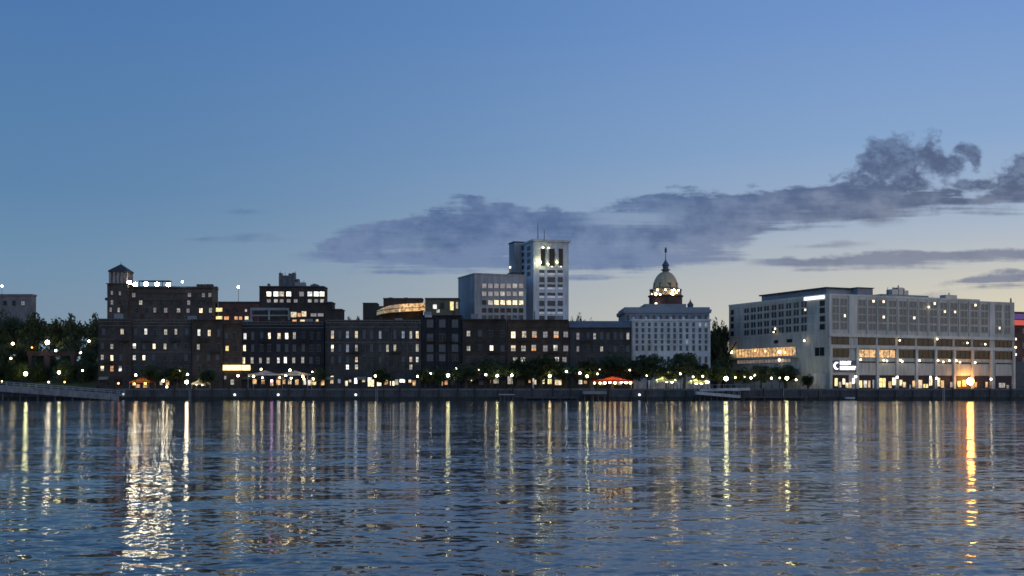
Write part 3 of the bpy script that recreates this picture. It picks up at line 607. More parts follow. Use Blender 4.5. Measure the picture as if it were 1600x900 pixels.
# front: pilasters, bands, rooms, ribbon windows, arcade
PX = [1297, 1338.5, 1370, 1400.5, 1431, 1461, 1490, 1518.5, 1548, 1583]
zl = lambda px, py: FR.z(px, py)
Z526, Z540, Z545, Z560, Z568, Z586 = [zl(1300, y) for y in (526.0, 538.8, 543.6, 558.5, 566.0, 585.5)]
b = MB()
for x in PX:
    u = min(max(FR.u(x), .45), FR.L-.45); b.fbox(FR, u-.42, u+.42, GZ, Z540, .004, .55, CONC_L)
for z0, z1 in ((Z540, Z545), (Z526, Z526+.9)): b.fbox(FR, 0, FR.L, z0+.02, z1-.02, .004, .48, CONC_L)
for a0, a1 in ((1326, 1338), (1546, 1553)): b.fbox(FR, FR.u(a0), FR.u(a1), Z526+.9, ZT-.1, .004, .25, CONC_L)
b.fbox(FR, 0, .7, Z526+.9, ZT, .004, .25, CONC_L)
b.build('pilasters_and_bands', root)
bays = [1338.5+(1546-1338.5)*i/13 for i in range(14)]
b = MB()
for x in bays[1:-1]:
    u = FR.u(x); b.fbox(FR, u-.2, u+.2, Z526+.9, ZT-.3, .004, .22, CONC)
b.build('room_fins', root)
top0, bot0 = (470.5, 481.5, 493, 506.5), None
zrow = [zl(1300, y) for y in (471.5, 484, 496, 509)]
lit = {(1, 0): 1, (2, 0): 1, (5, 2): 1, (7, 0): 1, (8, 1): 1, (9, 1): 1, (11, 0): 1, (2, 2): 1}
for i in range(13):
    x = (bays[i]+bays[i+1])/2; u = FR.u(x)
    for j, z in enumerate(zrow):
        if j == 0 and 2 < i < 4: pass
        me = window_mesh(2.5, 1.75, 'h', CONC, 'pairlit' if (i, j) in lit else 'pair')
        o = bpy.data.objects.new('window', me); COL.objects.link(o); o.parent = root; o.location = FR.pt(u, z)-root.location; o.rotation_euler = (0, 0, FR.rot)
for x, ww in ((1305.5, 2.1), (1318, 2.1), (1560, 2.2), (1574, 1.9)):
    for j, z in enumerate(zrow):
        me = window_mesh(ww, 1.85, 'h', CONC, 'pairlit' if (x, j) in ((1318, 2), (1560, 3)) else 'pair')
        o = bpy.data.objects.new('window', me); COL.objects.link(o); o.parent = root; o.location = FR.pt(FR.u(x), z)-root.location; o.rotation_euler = (0, 0, FR.rot)
def ribbon(x0, x1, z0, z1, st, name='ribbon_window', F_=None, out=.0):
    F_ = F_ or FR; u0, u1 = F_.u(x0), F_.u(x1)
    me = window_mesh(u1-u0, z1-z0, st, TRIM_D if st != 'd' else METAL, 'strip')
    o = bpy.data.objects.new(name, me); COL.objects.link(o); o.parent = root; o.location = F_.pt((u0+u1)/2, (z0+z1)/2, out)-root.location; o.rotation_euler = (0, 0, F_.rot); return o
for i in range(len(PX)-1):
    a0, a1 = PX[i]+2.4, PX[i+1]-2.4
    if i == 0: a1 = 1326
    if i == 8: a0 = 1555
    ribbon(a0, a1, Z540+.25, Z526-.15, 'd')
    ribbon(a0, a1, Z560+.15, Z545-.35, 'a' if i in (1, 2) else 'd', 'gallery_window')
    b = MB(); b.fbox(FR, FR.u(a0), FR.u(a1), Z586, Z568-.25, .004, .25, CONC)
    b.fbox(FR, FR.u(a0), FR.u(a1), Z568-.02, Z568+.35, .004, .12, METAL); b.build('spandrel_panel', root)
    b = MB(); b.fbox(FR, FR.u(a0), FR.u(a1), GZ+.05, Z586-.1, .003, .04, plain('arcade_shadow_wall', (.05, .04, .045), .8, .2, .5)); b.build('arcade_shade_panel', root)  # dark sheet on the front; the open arcade's shade is in its colour
for px, py, ww, hh, s in ((1306, 597, 5, 12, 'y'), (1312, 601, 4, 8, 's'), (1328, 601, 4, 9, 'l'), (1357.5, 600, 4, 11, 'a'), (1390, 601, 5, 10, 'a'), (1427, 600, 4, 10, 'a'), (1472, 600, 5, 11, 'a'), (1486, 601, 4, 8, 's'), (1498, 600, 5, 9, 'a'), (1524, 601, 4, 8, 'o'), (1541, 601, 4, 8, 'a'), (1318, 596, 4, 9, 'b'), (1323, 602, 5, 8, 'l'), (1333, 595, 5, 9, 'b'), (1344, 600, 5, 11, 'y'), (1351.5, 600, 5, 11, 'l'), (1364, 600, 3.2, 13, 'v'), (1378, 598, 11, 14, 'y'), (1396.5, 596, 6, 12, 'b'), (1407, 598, 4.5, 9, 'l'), (1412.5, 601, 5, 8, 'l'), (1421.5, 604, 2.6, 6, 'v'),
                      (1437, 600, 7, 13, 'l'), (1446, 603, 8, 6, 'y'), (1453.5, 597, 5, 11, 'b'), (1465.5, 597, 6, 13, 'l'), (1506, 599, 6, 10, 'o'), (1532, 600, 5, 9, 'd'), (1565, 602, 10, 7, 's'), (1574, 604, 4, 5, 's')):
    window(root, FR, px, py, ww, hh, s, 'strip' if ww > 7 else 'plain', TRIM_D, 'shop_window', out=.06)
for px, py, c_ in ((1342, 562, 'w'), (1378, 563, 'w'), (1383, 564, 'w'), (1404, 563, 'w'), (1407, 565, 'w'), (1434, 563.5, 'w'), (1463, 563.5, 'y'), (1471, 565.5, 'w'), (1480.5, 563.5, 'w'), (1491.5, 563.5, 'w'), (1497, 566, 'w'), (1521, 566.5, 'w'), (1461.5, 530, 'w'), (1508.5, 536, 'w'), (1536.5, 538, 'w'), (1403, 532, 'y'), (1448.5, 480, 'w')):
    u = FR.u(px); b = MB(); p = FR.pt(u, FR.z(px, py), .75); b.ball(p, .27, lampmat(c_, 6), 8, 5); b.tube(p+FR.n*-.3, p+FR.n*-.75, .08, .08, METAL); b.build('soffit_lamp', root)
# side face
def side_win(px, py, wpx, hpx, st, kind='pair', name='window'): return window(root, SF, px, py, wpx, hpx, st, kind, CONC, name)
scol = [1167, 1177.5, 1187.7, 1198.2, 1209.8, 1220.9, 1232.6, 1244.5, 1256.7]
for j, (ya, yb) in enumerate(((486, 475.3), (496.7, 487), (508.7, 500), (520, 512.7))):
    for i, x in enumerate(scol):
        if (i, j) in ((4, 0),): pass
        t = (x-1167)/(1256.7-1167); side_win(x, ya+(yb-ya)*t, 7.6+1.2*t, 8+1.2*t, 't', 'pairlit' if (i, j) in ((8, 1), (4, 3)) else 'pair')
    side_win(1144.6, (488, 498.7, 509.5, 521.5)[j], 5, 7.5, 'd', 'plain'); side_win(1285.3, (473.6, 485, 498, 510.5)[j], 8.5, 9, 'd', 'plain')
b = MB()
for j in range(5):
    z = SF.z(1256.7, (467.5, 480.5, 493.5, 506.5, 519.5)[j]); b.fbox(SF, SF.u(1150), SF.u(1270), z-.1, z+.1, .004, .15, CONC_L)
b.build('side_bands', root)
ribbon(1150, 1244, SF.z(1200, 557.5), SF.z(1200, 543.5), 'a', 'restaurant_window', SF)
ribbon(1152, 1236, SF.z(1200, 567), SF.z(1200, 561.5), 'p', 'restaurant_window', SF)
side_win(1281, 549.5, 15, 13, 'd', 'strip', 'louvre'); side_win(1213, 534, 7, 5, 'd', 'plain'); side_win(1234, 532.5, 9, 5, 'd', 'plain')
b = MB(); z = SF.z(1273, 465.5); b.fbox(SF, SF.u(1257.5), SF.u(1288.5), z-.45, z+.45, .01, .35, emit('roof_strip_light', (.9, .95, 1), 1.6)); b.build('roof_strip_light', root)
b = MB(); b.fbox(SF, SF.u(1276), SF.u(1291), GZ, SF.z(1284, 583), .02, 1.2, CONC_L); b.build('entrance_pavilion', root)
b = MB(); z = SF.z(1200, 559); b.fbox(SF, SF.u(1142), SF.u(1250), z-.3, z+.3, .02, 1.6, CONC); b.build('terrace_ledge', root)
for px, py, c_, d in ((1146.5, 550, 'y', 7), (1222, 550, 'y', 6), (1231, 551, 'o', 4), (1213, 519, 'w', 3), (1261, 532.5, 'w', 4), (1222, 562.5, 'w', 5), (1184, 548, 'o', 3), (1200, 549, 'y', 3)):
    p = SF.pt(SF.u(px), SF.z(px, py), 1.0); b = MB(); b.ball(p, d*.075, lampmat(c_, 6), 8, 5); b.tube(p-SF.n*.2, p-SF.n*1.0, .06, .06, METAL); b.build('wall_lamp', root)
# lit sign
WHITE_SIGN = emit('sign_white', (.95, .96, 1), 5)
def text_mesh(txt, size, mat):
    cu_ = bpy.data.curves.new('lettering', 'FONT'); cu_.body = txt; cu_.size = size; cu_.extrude = .05; cu_.offset = size*.02
    o = bpy.data.objects.new('tmp_text', cu_); COL.objects.link(o); bpy.context.view_layer.update()
    me = bpy.data.meshes.new_from_object(o.evaluated_get(bpy.context.evaluated_depsgraph_get())); bpy.data.objects.remove(o)
    me.materials.clear(); me.materials.append(mat); me.name = 'lettering'; return me
sign_root = MB(); sign_root.fbox(FR, FR.u(1301), FR.u(1337), FR.z(1315, 582), FR.z(1315, 563), .26, .34, plain('sign_backboard', (.16, .15, .17), .7, .15, .5))
sgn = sign_root.build('sign_board', root)
for txt, px0, px1, py in (('HYATT', 1311.5, 1328, 569.6), ('REGENCY', 1311.5, 1335.5, 577.4)):
    me = text_mesh(txt, 1.35, WHITE_SIGN); xs_ = [v.co.x for v in me.vertices]; wm = max(xs_)-min(xs_); tgt = FR.u(px1)-FR.u(px0)
    for v in me.vertices: v.co.x = (v.co.x-min(xs_))*tgt/wm
    o = bpy.data.objects.new('lettering', me); COL.objects.link(o); o.parent = sgn
    o.location = FR.pt(FR.u(px0), FR.z(px0, py), .42)-root.location; o.rotation_euler = (math.pi/2, 0, FR.rot)
b = MB(); cu0, cz0 = FR.u(1306), FR.z(1306, 571.5)     # crescent emblem
vs, fs = [], []
for k in range(17):
    an = math.radians(60+240*k/16); t = math.sin(math.pi*k/16)*.42+.06
    for rr in (1.0, 1.0-t):
        for o_ in (.36, .46): vs.append(FR.pt(cu0+rr*math.cos(an), cz0+rr*math.sin(an), o_))
for k in range(16):
    q = k*4; fs += [(q+1, q+3, q+7, q+5), (q, q+4, q+6, q+2), (q, q+1, q+5, q+4), (q+2, q+6, q+7, q+3)]
b.add(vs, fs, WHITE_SIGN); b.build('emblem', sgn)

# ------------------------------------------------------------------ buildings on the bluff behind
bt_group = 'buildings on the bluff street'
# tall tower
FT = Frame(833.5, 420, 888.5, 424); zt = FT.z(835, 377)
root = empty('office_tower', FT.pt(FT.L/2, BZ), 'tall slim pale tower with a green lit loggia at its top', 'building', bt_group)
DT = 14.0
b = MB(); b.fbox(FT, 0, FT.L, BZ-.3, zt, -DT, 0, CONC_T); b.build('wall', root)
b = MB(); b.fbox(FT, -.5, FT.L+.6, zt+.002, zt+.75, -DT-.5, .7, CONC_T); b.build('roof_slab', root)
b = MB(); ST = Frame.__new__(Frame); sdir = -FT.n; ST.A = FT.A+sdir*DT; ST.d = -sdir; ST.L = DT; ST.n = Vector((ST.d.y, -ST.d.x, 0)); ST.rot = math.atan2(ST.d.y, ST.d.x)
b.fbox(ST, -6, .3, BZ, ST.z(812, 381), -6, 3.2, CONC_B); b.fbox(ST, -6.2, .5, ST.z(812, 381), ST.z(812, 379), -6.2, 3.4, SLATE); b.build('stair_core', root)
for y in (388, 398, 408, 418, 428):
    window(root, ST, 826.5, y, 5, 6, 't', 'plain', CONC_B)
    window(root, ST, 817, y, 4, 6, 'd', 'plain', CONC_B)
for y, k in ((426, 'blind'), (437, 'plain'), (448.3, 'blind'), (461.5, 'blind'), (474, 'plain'), (486.5, 'blind'), (497.5, 'plain')):
    for x, ww in ((846.6, 8), (861.3, 12.5), (875.3, 8)): window(root, FT, x, y, ww, 8, 't', k, CONC_T)
for x in (853, 869):
    b = MB(); u = FT.u(x); b.fbox(FT, u-.35, u+.35, BZ, FT.z(x, 419), .004, .22, CONC_T); b.build('pier', root)
for x, ww in ((847.5, 8.5), (861.5, 10.5), (875.3, 8.5)): window(root, FT, x+.8, 402, ww-1.5, 27, 'd', 'plain', CONC_T, 'loggia_opening')
for x in (854.3, 869.2):
    b = MB(); u = FT.u(x); b.fbox(FT, u-.3, u+.3, FT.z(x, 417), FT.z(x, 386), .15, .55, CONC_T); b.build('loggia_fin', root)
for x, y, r_, st in ((842.5, 410, .36, 75), (847, 387.5, .2, 30), (856, 388, .16, 30), (868.8, 410, .22, 50), (855, 413, .2, 40), (861, 417, .12, 12), (875, 417, .12, 12)):
    p = FT.pt(FT.u(x), FT.z(x, y), 1.1); b = MB(); b.ball(p, r_, lampmat('g', st), 8, 5); b.tube(p-Vector((0, 0, r_)), p-FT.n*1.1-Vector((0, 0, r_)), .06, .06, METAL); b.build('floodlight', root)
p = ST.pt(ST.u(803) if ST.u(803) > -5 else -4, ST.z(803, 420.5), 3.4); b = MB(); b.ball(p, .3, lampmat('w', 8), 8, 5); b.tube(p, p-ST.n*.3, .08, .08, METAL); b.build('wall_lamp', root)
for x, y in ((844.5, 346), (854.5, 357)):
    b = MB(); p = FT.pt(FT.u(x), zt+.7, -3); b.tube(p, (p.x, p.y, FT.z(x, y)), .16, .07, METAL); b.build('aerial', root)
# low office block left of the tower
FL = Frame(741.5, 405, 822, 412); zt = FL.z(742, 428.5)
root = empty('office_block', FL.pt(FL.L/2, BZ), 'low grey office block with one bright yellow window row, beside the tall tower', 'building', bt_group)
b = MB(); b.fbox(FL, 0, FL.L, BZ-.3, zt, -18.2, 0, CONC_B); b.build('wall', root)
b = MB(); b.fbox(FL, -.2, FL.L, zt+.002, zt+.45, -18.4, .2, CONC_B); b.build('parapet', root)
for y, sts in ((446.7, 'pppppsp'), (459, 'pppspps'), (472.7, 'dsfffff'), (485, 'ddddddd'), (496, 'ttttttt')):
    for x, s in zip((756.5, 766.2, 775.6, 785.2, 794.8, 804.4, 814), sts): window(root, FL, x, y, 7, 7, s, 'plain', CONC_B)
b = MB(); b.fbox(FL, FL.u(806), FL.u(820), zt+.45, zt+1.6, -9, -3, SLATE); b.build('roof_plant', root)
# hotel-like block with belfry, left
FB = Frame(199, 398, 331.5, 398); zt = FB.z(250, 450)
root = empty('belfry_building', FB.pt(FB.L/2, BZ), 'tan block with a pyramid roofed belfry and a row of rooftop floodlights', 'building', bt_group)
b = MB(); b.fbox(FB, 0, FB.L, BZ-.3, zt, -8, 0, BR_TAN)
for y in (457, 468.5): z = FB.z(250, y); b.fbox(FB, .05, FB.L-.05, z-.2, z+.2, .004, .25, BR_TAN)
b.build('wall', root)
b = MB(); b.fbox(FB, 0, FB.L+.2, zt+.002, zt+.5, -8.2, .45, BR_TAN); b.build('cornice', root)
TBf = Frame(167.5, 397, 200, 397); zb = TBf.z(180, 431)
b = MB(); b.fbox(TBf, 0, TBf.L-.05, BZ-.3, TBf.z(180, 444), -7, 0, BR_TAN); b.fbox(TBf, -.3, TBf.L+.2, TBf.z(180, 444), TBf.z(180, 442.5), -7.3, .3, BR_TAN); b.fbox(TBf, -.9, -.01, TBf.z(180, 469), TBf.z(180, 465), -2, -.3, BR_TAN); b.build('tower_shaft', root)
z0, z1 = TBf.z(180, 442.5), TBf.z(180, 425); b = MB(); u0, u1 = TBf.u(170), TBf.u(198.5)
for i in range(5):
    u = u0+.35+(u1-u0-.7)*i/4
    for o0, o1 in ((-.7, 0), (-6.3, -5.6)): b.fbox(TBf, u-.35, u+.35, z0, z1, o0, o1, BELF)
for o0, o1 in ((-2.6, -1.9), (-4.5, -3.8)):
    for u in (u0+.35, u1-.35): b.fbox(TBf, u-.35, u+.35, z0, z1, o0, o1, BELF)
b.fbox(TBf, u0+1.2, u1-1.2, z0, z1, -4.8, -1.6, plain('belfry_inner', (.5, .47, .47), .9, .2, .5)); b.build('belfry', root)
b = MB(); b.fbox(TBf, u0-.2, u1+.2, z1+.002, z1+.5, -6.5, .2, BR_TAN); b.build('belfry_cornice', root)
b = MB(); q = TBf.pt; zz1 = z1+.5; ap = TBf.z(184, 411); pk = q((u0+u1)/2, ap, -3.15)
b.add([q(u0-.25, zz1, .25), q(u1+.25, zz1, .25), q(u1+.25, zz1, -6.55), q(u0-.25, zz1, -6.55), pk], [(0, 1, 4), (1, 2, 4), (2, 3, 4), (3, 0, 4), (3, 2, 1, 0)], SLATE)
b.tube(pk-Vector((0, 0, .3)), pk+Vector((0, 0, .8)), .12, .05, METAL); b.build('pyramid_roof', root)
for x, y, s in ((175, 458, 'p'), (187.5, 458, 'p'), (175, 472, 'p'), (187.5, 472, 'd'), (185.5, 484, 's'), (173, 484, 'o')): window(root, TBf, x, y, 4, 7, s if s != 'o' else 'p', 'sash')
for y, it in ((461, '209p 296p 306d 318p 328p'), (473, '220s 236d 252d 268d 284d 295p 311d 325d'), (485, '214d 230d 242p 259p 279s 294p 314b 329s')):
    for q_ in it.split(): window(root, FB, float(q_[:-1]), y, 5.5, 7.5, q_[-1], 'sash')
for x in (306, 316, 323, 330):
    b = MB(); u = FB.u(x); b.fbox(FB, u-.9, u+.9, zt+.5, zt+(1.7 if x < 330 else .9), -6, -4, BR_TAN); b.build('chimney', root)
b = MB(); zz0 = zt+.5
b.fbox(FB, FB.u(214), FB.u(262), FB.z(240, 438.6), FB.z(240, 437.4), -5, -1.6, SLATE)
for x in (215, 227, 239, 251, 261): b.fbox(FB, FB.u(x)-.12, FB.u(x)+.12, zz0, FB.z(240, 438.7), -2, -1.75, METAL)
b.fbox(FB, FB.u(203), FB.u(268), zz0, zz0+.5, -4.9, -4.6, plain('warm_terrace_wall', (.34, .27, .17), .8, .2, .5)); b.build('terrace_pergola', root)
for i, (x, y, lab) in enumerate(((202.5, 441.5, 'rooftop floodlight tucked against the belfry tower'), (211.5, 444.5, 'rooftop floodlight second from the belfry tower'), (228.5, 444, 'middle rooftop floodlight of the row of five'), (245.7, 444.3, 'rooftop floodlight second from the right end of the bright row'), (263.2, 445.5, 'rooftop floodlight at the end of the row farthest from the belfry'))):
    p = FB.pt(FB.u(x), FB.z(x, y), .15); fl = empty('floodlight', (p.x, p.y, zt+.5), lab, 'floodlight', 'rooftop floodlights beside the belfry')
    b = MB(); b.tube((p.x, p.y+.1, zt+.5), (p.x, p.y+.1, p.z-.3), .1, .1, METAL); b.build('bracket', fl)
    b = MB(); b.box(p.x-.62, p.x+.62, p.y-.1, p.y+.25, p.z-.62, p.z+.62, METAL); b.build('housing', fl)
    b = MB(); b.box(p.x-.55, p.x+.55, p.y-.2, p.y-.105, p.z-.55, p.z+.55, emit('flood_lens', (1, .87, .60), 110)); b.build('lens', fl)
# stepped block right of it
FM = Frame(341, 402, 538, 402)
root = empty('stepped_building', FM.pt(FM.L/2, BZ), 'dark stepped block with a crowded roof plant and a row of lit top windows', 'building', bt_group)
b = MB()
def fb(x0, x1, y0, y1, o0, o1, m_, F_=FM): b.fbox(F_, F_.u(x0), F_.u(x1), F_.z(x0, y1), F_.z(x0, y0), o0, o1, m_)
fb(341, 405, 473, 515, -8, 0, BR_RED); fb(405, 506, 448.5, 515, -8, -.2, BR_DARK); fb(506, 518, 473, 515, -8, -.4, BR_DARK); fb(518.05, 533, 484, 515, -8, -.6, BR_DARK); b.build('wall', root)
b = MB(); fb(340.5, 405, 471.2, 473, -8.2, .4, SLATE); fb(404.8, 506.5, 446.8, 448.5, -8.2, .2, SLATE); fb(506.5, 519, 471.4, 473, -8.2, 0, SLATE); fb(519, 534, 482.4, 484, -8.2, -.2, SLATE); b.build('roof_edge', root)
b = MB(); fb(391, 452, 481, 485, .005, .3, STONE_D); fb(391, 452, 492, 494, .005, .25, STONE_D); fb(391, 394, 485, 500, .005, .2, STONE_D); fb(419, 422, 485, 500, .005, .2, STONE_D); fb(450, 453, 485, 500, .005, .2, STONE_D); b.build('stone_trim', root)
for x, y, ww, hh, s in ((342.5, 484, 10, 6, 'y'), (342.5, 497, 10, 6, 'y'), (354, 497, 7, 5, 'o'), (369, 497, 5, 5, 'o'), (376, 497, 5, 5, 'o'), (385.5, 497, 6, 6, 'l'), (384.5, 485, 3, 4, 's'), (356, 485, 6, 5, 'd'), (370, 485, 6, 5, 'd'), (405, 489, 18, 5, 'd'), (435, 489, 18, 5, 'd'), (459, 491.5, 9, 8, 'l'), (467.5, 492, 5, 6, 'o'), (475, 490.5, 7, 8, 'l'), (461, 502, 8, 5, 'o'), (473, 502, 8, 5, 'l'), (490, 492, 9, 5, 'p'), (501, 492, 9, 5, 'o'), (495.5, 501, 4, 4, 'l'), (485, 501, 5, 4, 'd')):
    window(root, FM, x, y, ww, hh, s if (x, y) != (501, 492) else 'p', 'plain', TRIM_D)
for x, a_, b_ in ((420, 'b', 'p'), (431, 'b', 's'), (440, 'l', 'p'), (451, 'b', 'p'), (462, 'd', 'p'), (471, 'p', 'd'), (484, 'l', 's'), (494, 'b', 'p'), (503, 'b', 's')):
    window(root, FM, x, 459.3, 7.2 if a_ != 'd' else 5, 7, a_, 'plain', TRIM_D, out=-.2); window(root, FM, x, 470, 6, 5, b_, 'plain', TRIM_D, out=-.2)
b = MB(); fb(432, 436, 424.5, 447, -7, -4, COPPER); fb(436.1, 447, 428.5, 447, -7, -4.3, COPPER); fb(447.1, 453, 425.5, 447, -7, -4, COPPER); fb(453.1, 457, 424, 447, -7, -4.2, COPPER); fb(457.1, 473, 439.5, 447, -7, -4, STONE_D); fb(459, 463, 434, 439.5, -7, -4.5, COPPER)
for x, y in ((432.6, 421), (440, 423), (456.4, 421), (448, 424), (470, 436)):
    p = FM.pt(FM.u(x), FM.z(x, 447), -6); b.tube(p, (p.x, p.y, FM.z(x, y)), .16, .07, METAL)
b.build('roof_plant', root)
b = MB(); fb(482, 494, 443, 447, -7, -4, COPPER); fb(485, 490, 441.5, 443, -6.5, -4.5, COPPER); b.build('roof_unit', root)
b = MB(); fb(413, 416, 441, 447, -7, -5, COPPER); b.build('roof_unit', root)
# terrace restaurant building and small block, centre
FN = Frame(567, 400, 664, 400)
root = empty('terrace_building', FN.pt(FN.L/2, BZ), 'dark low block with a curved amber lit roof terrace', 'building', bt_group)
b = MB(); fb(567, 588.5, 474, 515, -7, 0, BR_DARK, FN); fb(599, 659, 467, 515, -7, 0, BR_DARK, FN); fb(588.6, 598.95, 478, 515, -7, -.2, BR_DARK, FN); b.build('wall', root)
b = MB(); fb(566.5, 589, 473, 474, -7.3, .3, SLATE, FN); fb(598.5, 660, 465.6, 467, -7.3, .3, SLATE, FN); fb(606, 612, 464, 465.6, -5, -2, SLATE, FN); fb(630, 636, 463.8, 465.6, -5, -3, SLATE, FN); b.build('roof_edge', root)
b = MB(); pts = [(589, 493), (598, 491), (610, 489.5), (625, 488.5), (640, 487.5), (655, 486.5), (664, 485)]
for (xa, ya), (xb, yb) in zip(pts, pts[1:]):
    i = pts.index((xa, ya)); ha = 7+min(5, i*2.0); hb = 7+min(5, (i+1)*2.0)
    f = lambda x, y, o: FN.pt(FN.u(x), FN.z(x, y), o)
    oa, ob = .3+3.0*math.sin(i/6*math.pi), .3+3.0*math.sin((i+1)/6*math.pi)
    mt = emit('terrace_greenish', (.75, .72, .40), .22, .5) if i == 0 else W_AMB if i > 2 else emit('terrace_amber_dim', (1, .62, .30), .22, .8)
    b.hexa([f(xa, ya, oa+.4), f(xb, yb, ob+.4), f(xb, yb, .2), f(xa, ya, .2), f(xa, ya-ha, oa+.4), f(xb, yb-hb, ob+.4), f(xb, yb-hb, .2), f(xa, ya-ha, .2)], mt)
b.build('curved_terrace_glazing', root)
b = MB(); pl = []
for (xa, ya), (xb, yb) in zip(pts, pts[1:]):
    i = pts.index((xa, ya)); oa, ob = .3+3.0*math.sin(i/6*math.pi), .3+3.0*math.sin((i+1)/6*math.pi)
    for dy_, hh in ((0, 1.4), (-6.0, .8)):
        f = lambda x, y, o: FN.pt(FN.u(x), FN.z(x, y), o)
        b.hexa([f(xa, ya+hh+dy_, oa+.9), f(xb, yb+hh+dy_, ob+.9), f(xb, yb+hh+dy_, ob+.42), f(xa, ya+hh+dy_, oa+.42), f(xa, ya+dy_, oa+.9), f(xb, yb+dy_, ob+.9), f(xb, yb+dy_, ob+.42), f(xa, ya+dy_, oa+.42)], BR_BROWN)
b.build('curved_balcony', root)
FO = Frame(664, 396, 716.5, 396)
root = empty('corner_block', FO.pt(FO.L/2, BZ), 'small flat roofed block with one tall yellow window, left of the grey office block', 'building', bt_group)
b = MB(); fb(664.3, 716, 467, 515, -12, 0, plain('olive_render', (.13, .12, .085), .9, .25, .4), FO); b.build('wall', root)
b = MB(); fb(663.8, 717, 465.6, 467, -12.3, .5, SLATE, FO); b.build('roof_edge', root)
for x, y, ww, hh, s in ((706, 478, 5.5, 13, 'y'), (714, 477, 3, 10, 's'), (679.5, 479, 6, 7, 'l'), (684.5, 486, 5, 5, 's'), (691, 478, 6, 9, 'd')): window(root, FO, x, y, ww, hh, s, 'plain', TRIM_D)  # glowing panes at the left stand in for a lit bush
# far left flat block and far right building
FX = Frame(-60, 430, 50, 430)
root = empty('flat_block', FX.pt(FX.L/2, BZ), 'pale brownish grey flat roofed block above the trees at the left edge', 'building', bt_group)
PALE_B = plain('pale_grey_brick', (.21, .185, .175), .9, .3, .3)
b = MB(); fb(-60, 49.5, 462, 520, -4, 0, PALE_B, FX); b.build('wall', root)
b = MB(); fb(-60, 50.5, 459.5, 462, -4.3, .4, PALE_B, FX); b.build('parapet', root)
for x in range(-50, 44, 14): window(root, FX, x+2, 474, 6, 7, 'd' if x != 34 else 'p', 'sash')
FZ = Frame(1582, 372, 1680, 380)
root = empty('neon_building', FZ.pt(FZ.L/2, GZ), 'dark red building with a glowing red band, cut off by the right edge', 'building')
b = MB(); fb(1582, 1680, 489, 612, -14, 0, BR_RED, FZ); b.build('wall', root)
b = MB(); fb(1581, 1681, 487, 489, -14, .5, SLATE, FZ); b.build('roof_edge', root)
b = MB(); fb(1581.5, 1680, 500, 508, .01, .5, emit('red_neon_band', (1, .10, .05), .42), FZ); b.build('neon_band', root)
b = MB(); fb(1581.5, 1680, 490, 498.5, .01, .3, emit('violet_neon_band', (.25, .05, .6), .05), FZ); b.build('violet_band', root)
for x, y in ((1600, 517), (1600, 540), (1600, 563), (1618, 517), (1618, 540)): window(root, FZ, x, y, 7, 10, 'm', 'sash')
for x, y in ((1585, 530), (1585, 543), (1585, 554), (1585, 580)):
    p = FZ.pt(FZ.u(x), FZ.z(x, y), .5); b = MB(); b.ball(p, .4, lampmat('w', 3), 8, 5); b.tube(p, p-FZ.n*.5, .07, .07, METAL); b.build('wall_lamp', root)

# ------------------------------------------------------------------ trees
LEAF = bpy.data.materials.new('leaves'); LEAF.use_nodes = True
ln = LEAF.node_tree.nodes; lt = LEAF.node_tree; pb = ln['Principled BSDF']
oi = ln.new('ShaderNodeNewGeometry'); nz = ln.new('ShaderNodeTexNoise'); nz.inputs['Scale'].default_value = .7; lt.links.new(oi.outputs['Position'], nz.inputs['Vector'])
rp = ln.new('ShaderNodeValToRGB'); rp.color_ramp.elements[0].position = .35; rp.color_ramp.elements[0].color = (.034, .050, .020, 1); rp.color_ramp.elements[1].position = .68; rp.color_ramp.elements[1].color = (.085, .115, .042, 1)
lt.links.new(nz.outputs['Fac'], rp.inputs[0]); lt.links.new(rp.outputs[0], pb.inputs['Base Color']); pb.inputs['Roughness'].default_value = .7
tr = ln.new('ShaderNodeBsdfTranslucent'); lt.links.new(rp.outputs[0], tr.inputs['Color']); mxl = ln.new('ShaderNodeMixShader'); mxl.inputs[0].default_value = .35
lt.links.new(pb.outputs[0], mxl.inputs[1]); lt.links.new(tr.outputs[0], mxl.inputs[2]); lt.links.new(mxl.outputs[0], ln['Material Output'].inputs['Surface'])
def crown_mesh(seed, nl=2600, clumps=22, flat=.85):
    rnd = random.Random(seed); m = MB(); cs = []
    for i in range(clumps):
        while True:
            p = Vector((rnd.uniform(-1, 1), rnd.uniform(-1, 1), rnd.uniform(-1, 1)))
            if p.length < 1: break
        p = p*.72; p.z *= flat; cs.append((p, rnd.uniform(.26, .44)))
    vs, fs = [], []
    for i in range(nl):
        c_, r_ = rnd.choice(cs)
        d = Vector((rnd.gauss(0, 1), rnd.gauss(0, 1), rnd.gauss(0, 1))).normalized()*r_*(rnd.random()**.4)
        p = c_+d; s = rnd.uniform(.045, .10)
        a_ = Vector((rnd.gauss(0, 1), rnd.gauss(0, 1), rnd.gauss(0, 1))).normalized(); b_ = a_.orthogonal().normalized()
        k = len(vs); vs += [p-a_*s, p+b_*s*.6, p+a_*s, p-b_*s*.6]; fs.append((k, k+1, k+2, k+3))
    m.add(vs, fs, LEAF); return m.mesh('crown')
def trunk_mesh(seed):
    rnd = random.Random(seed); m = MB()
    m.tube((0, 0, 0), (.02, 0, .55), .055, .035, BARK, 7)
    for k in range(6):
        an = k*1.05+rnd.random(); b0 = Vector((.02, 0, .42+.03*k)); b1 = b0+Vector((math.cos(an)*.28, math.sin(an)*.28, .25+.1*rnd.random())); m.tube(b0, b1, .026, .012, BARK, 5)
    return m.mesh('trunk')
CROWNS = [crown_mesh(i) for i in range(5)]; TRUNKS = [trunk_mesh(i+20) for i in range(5)]
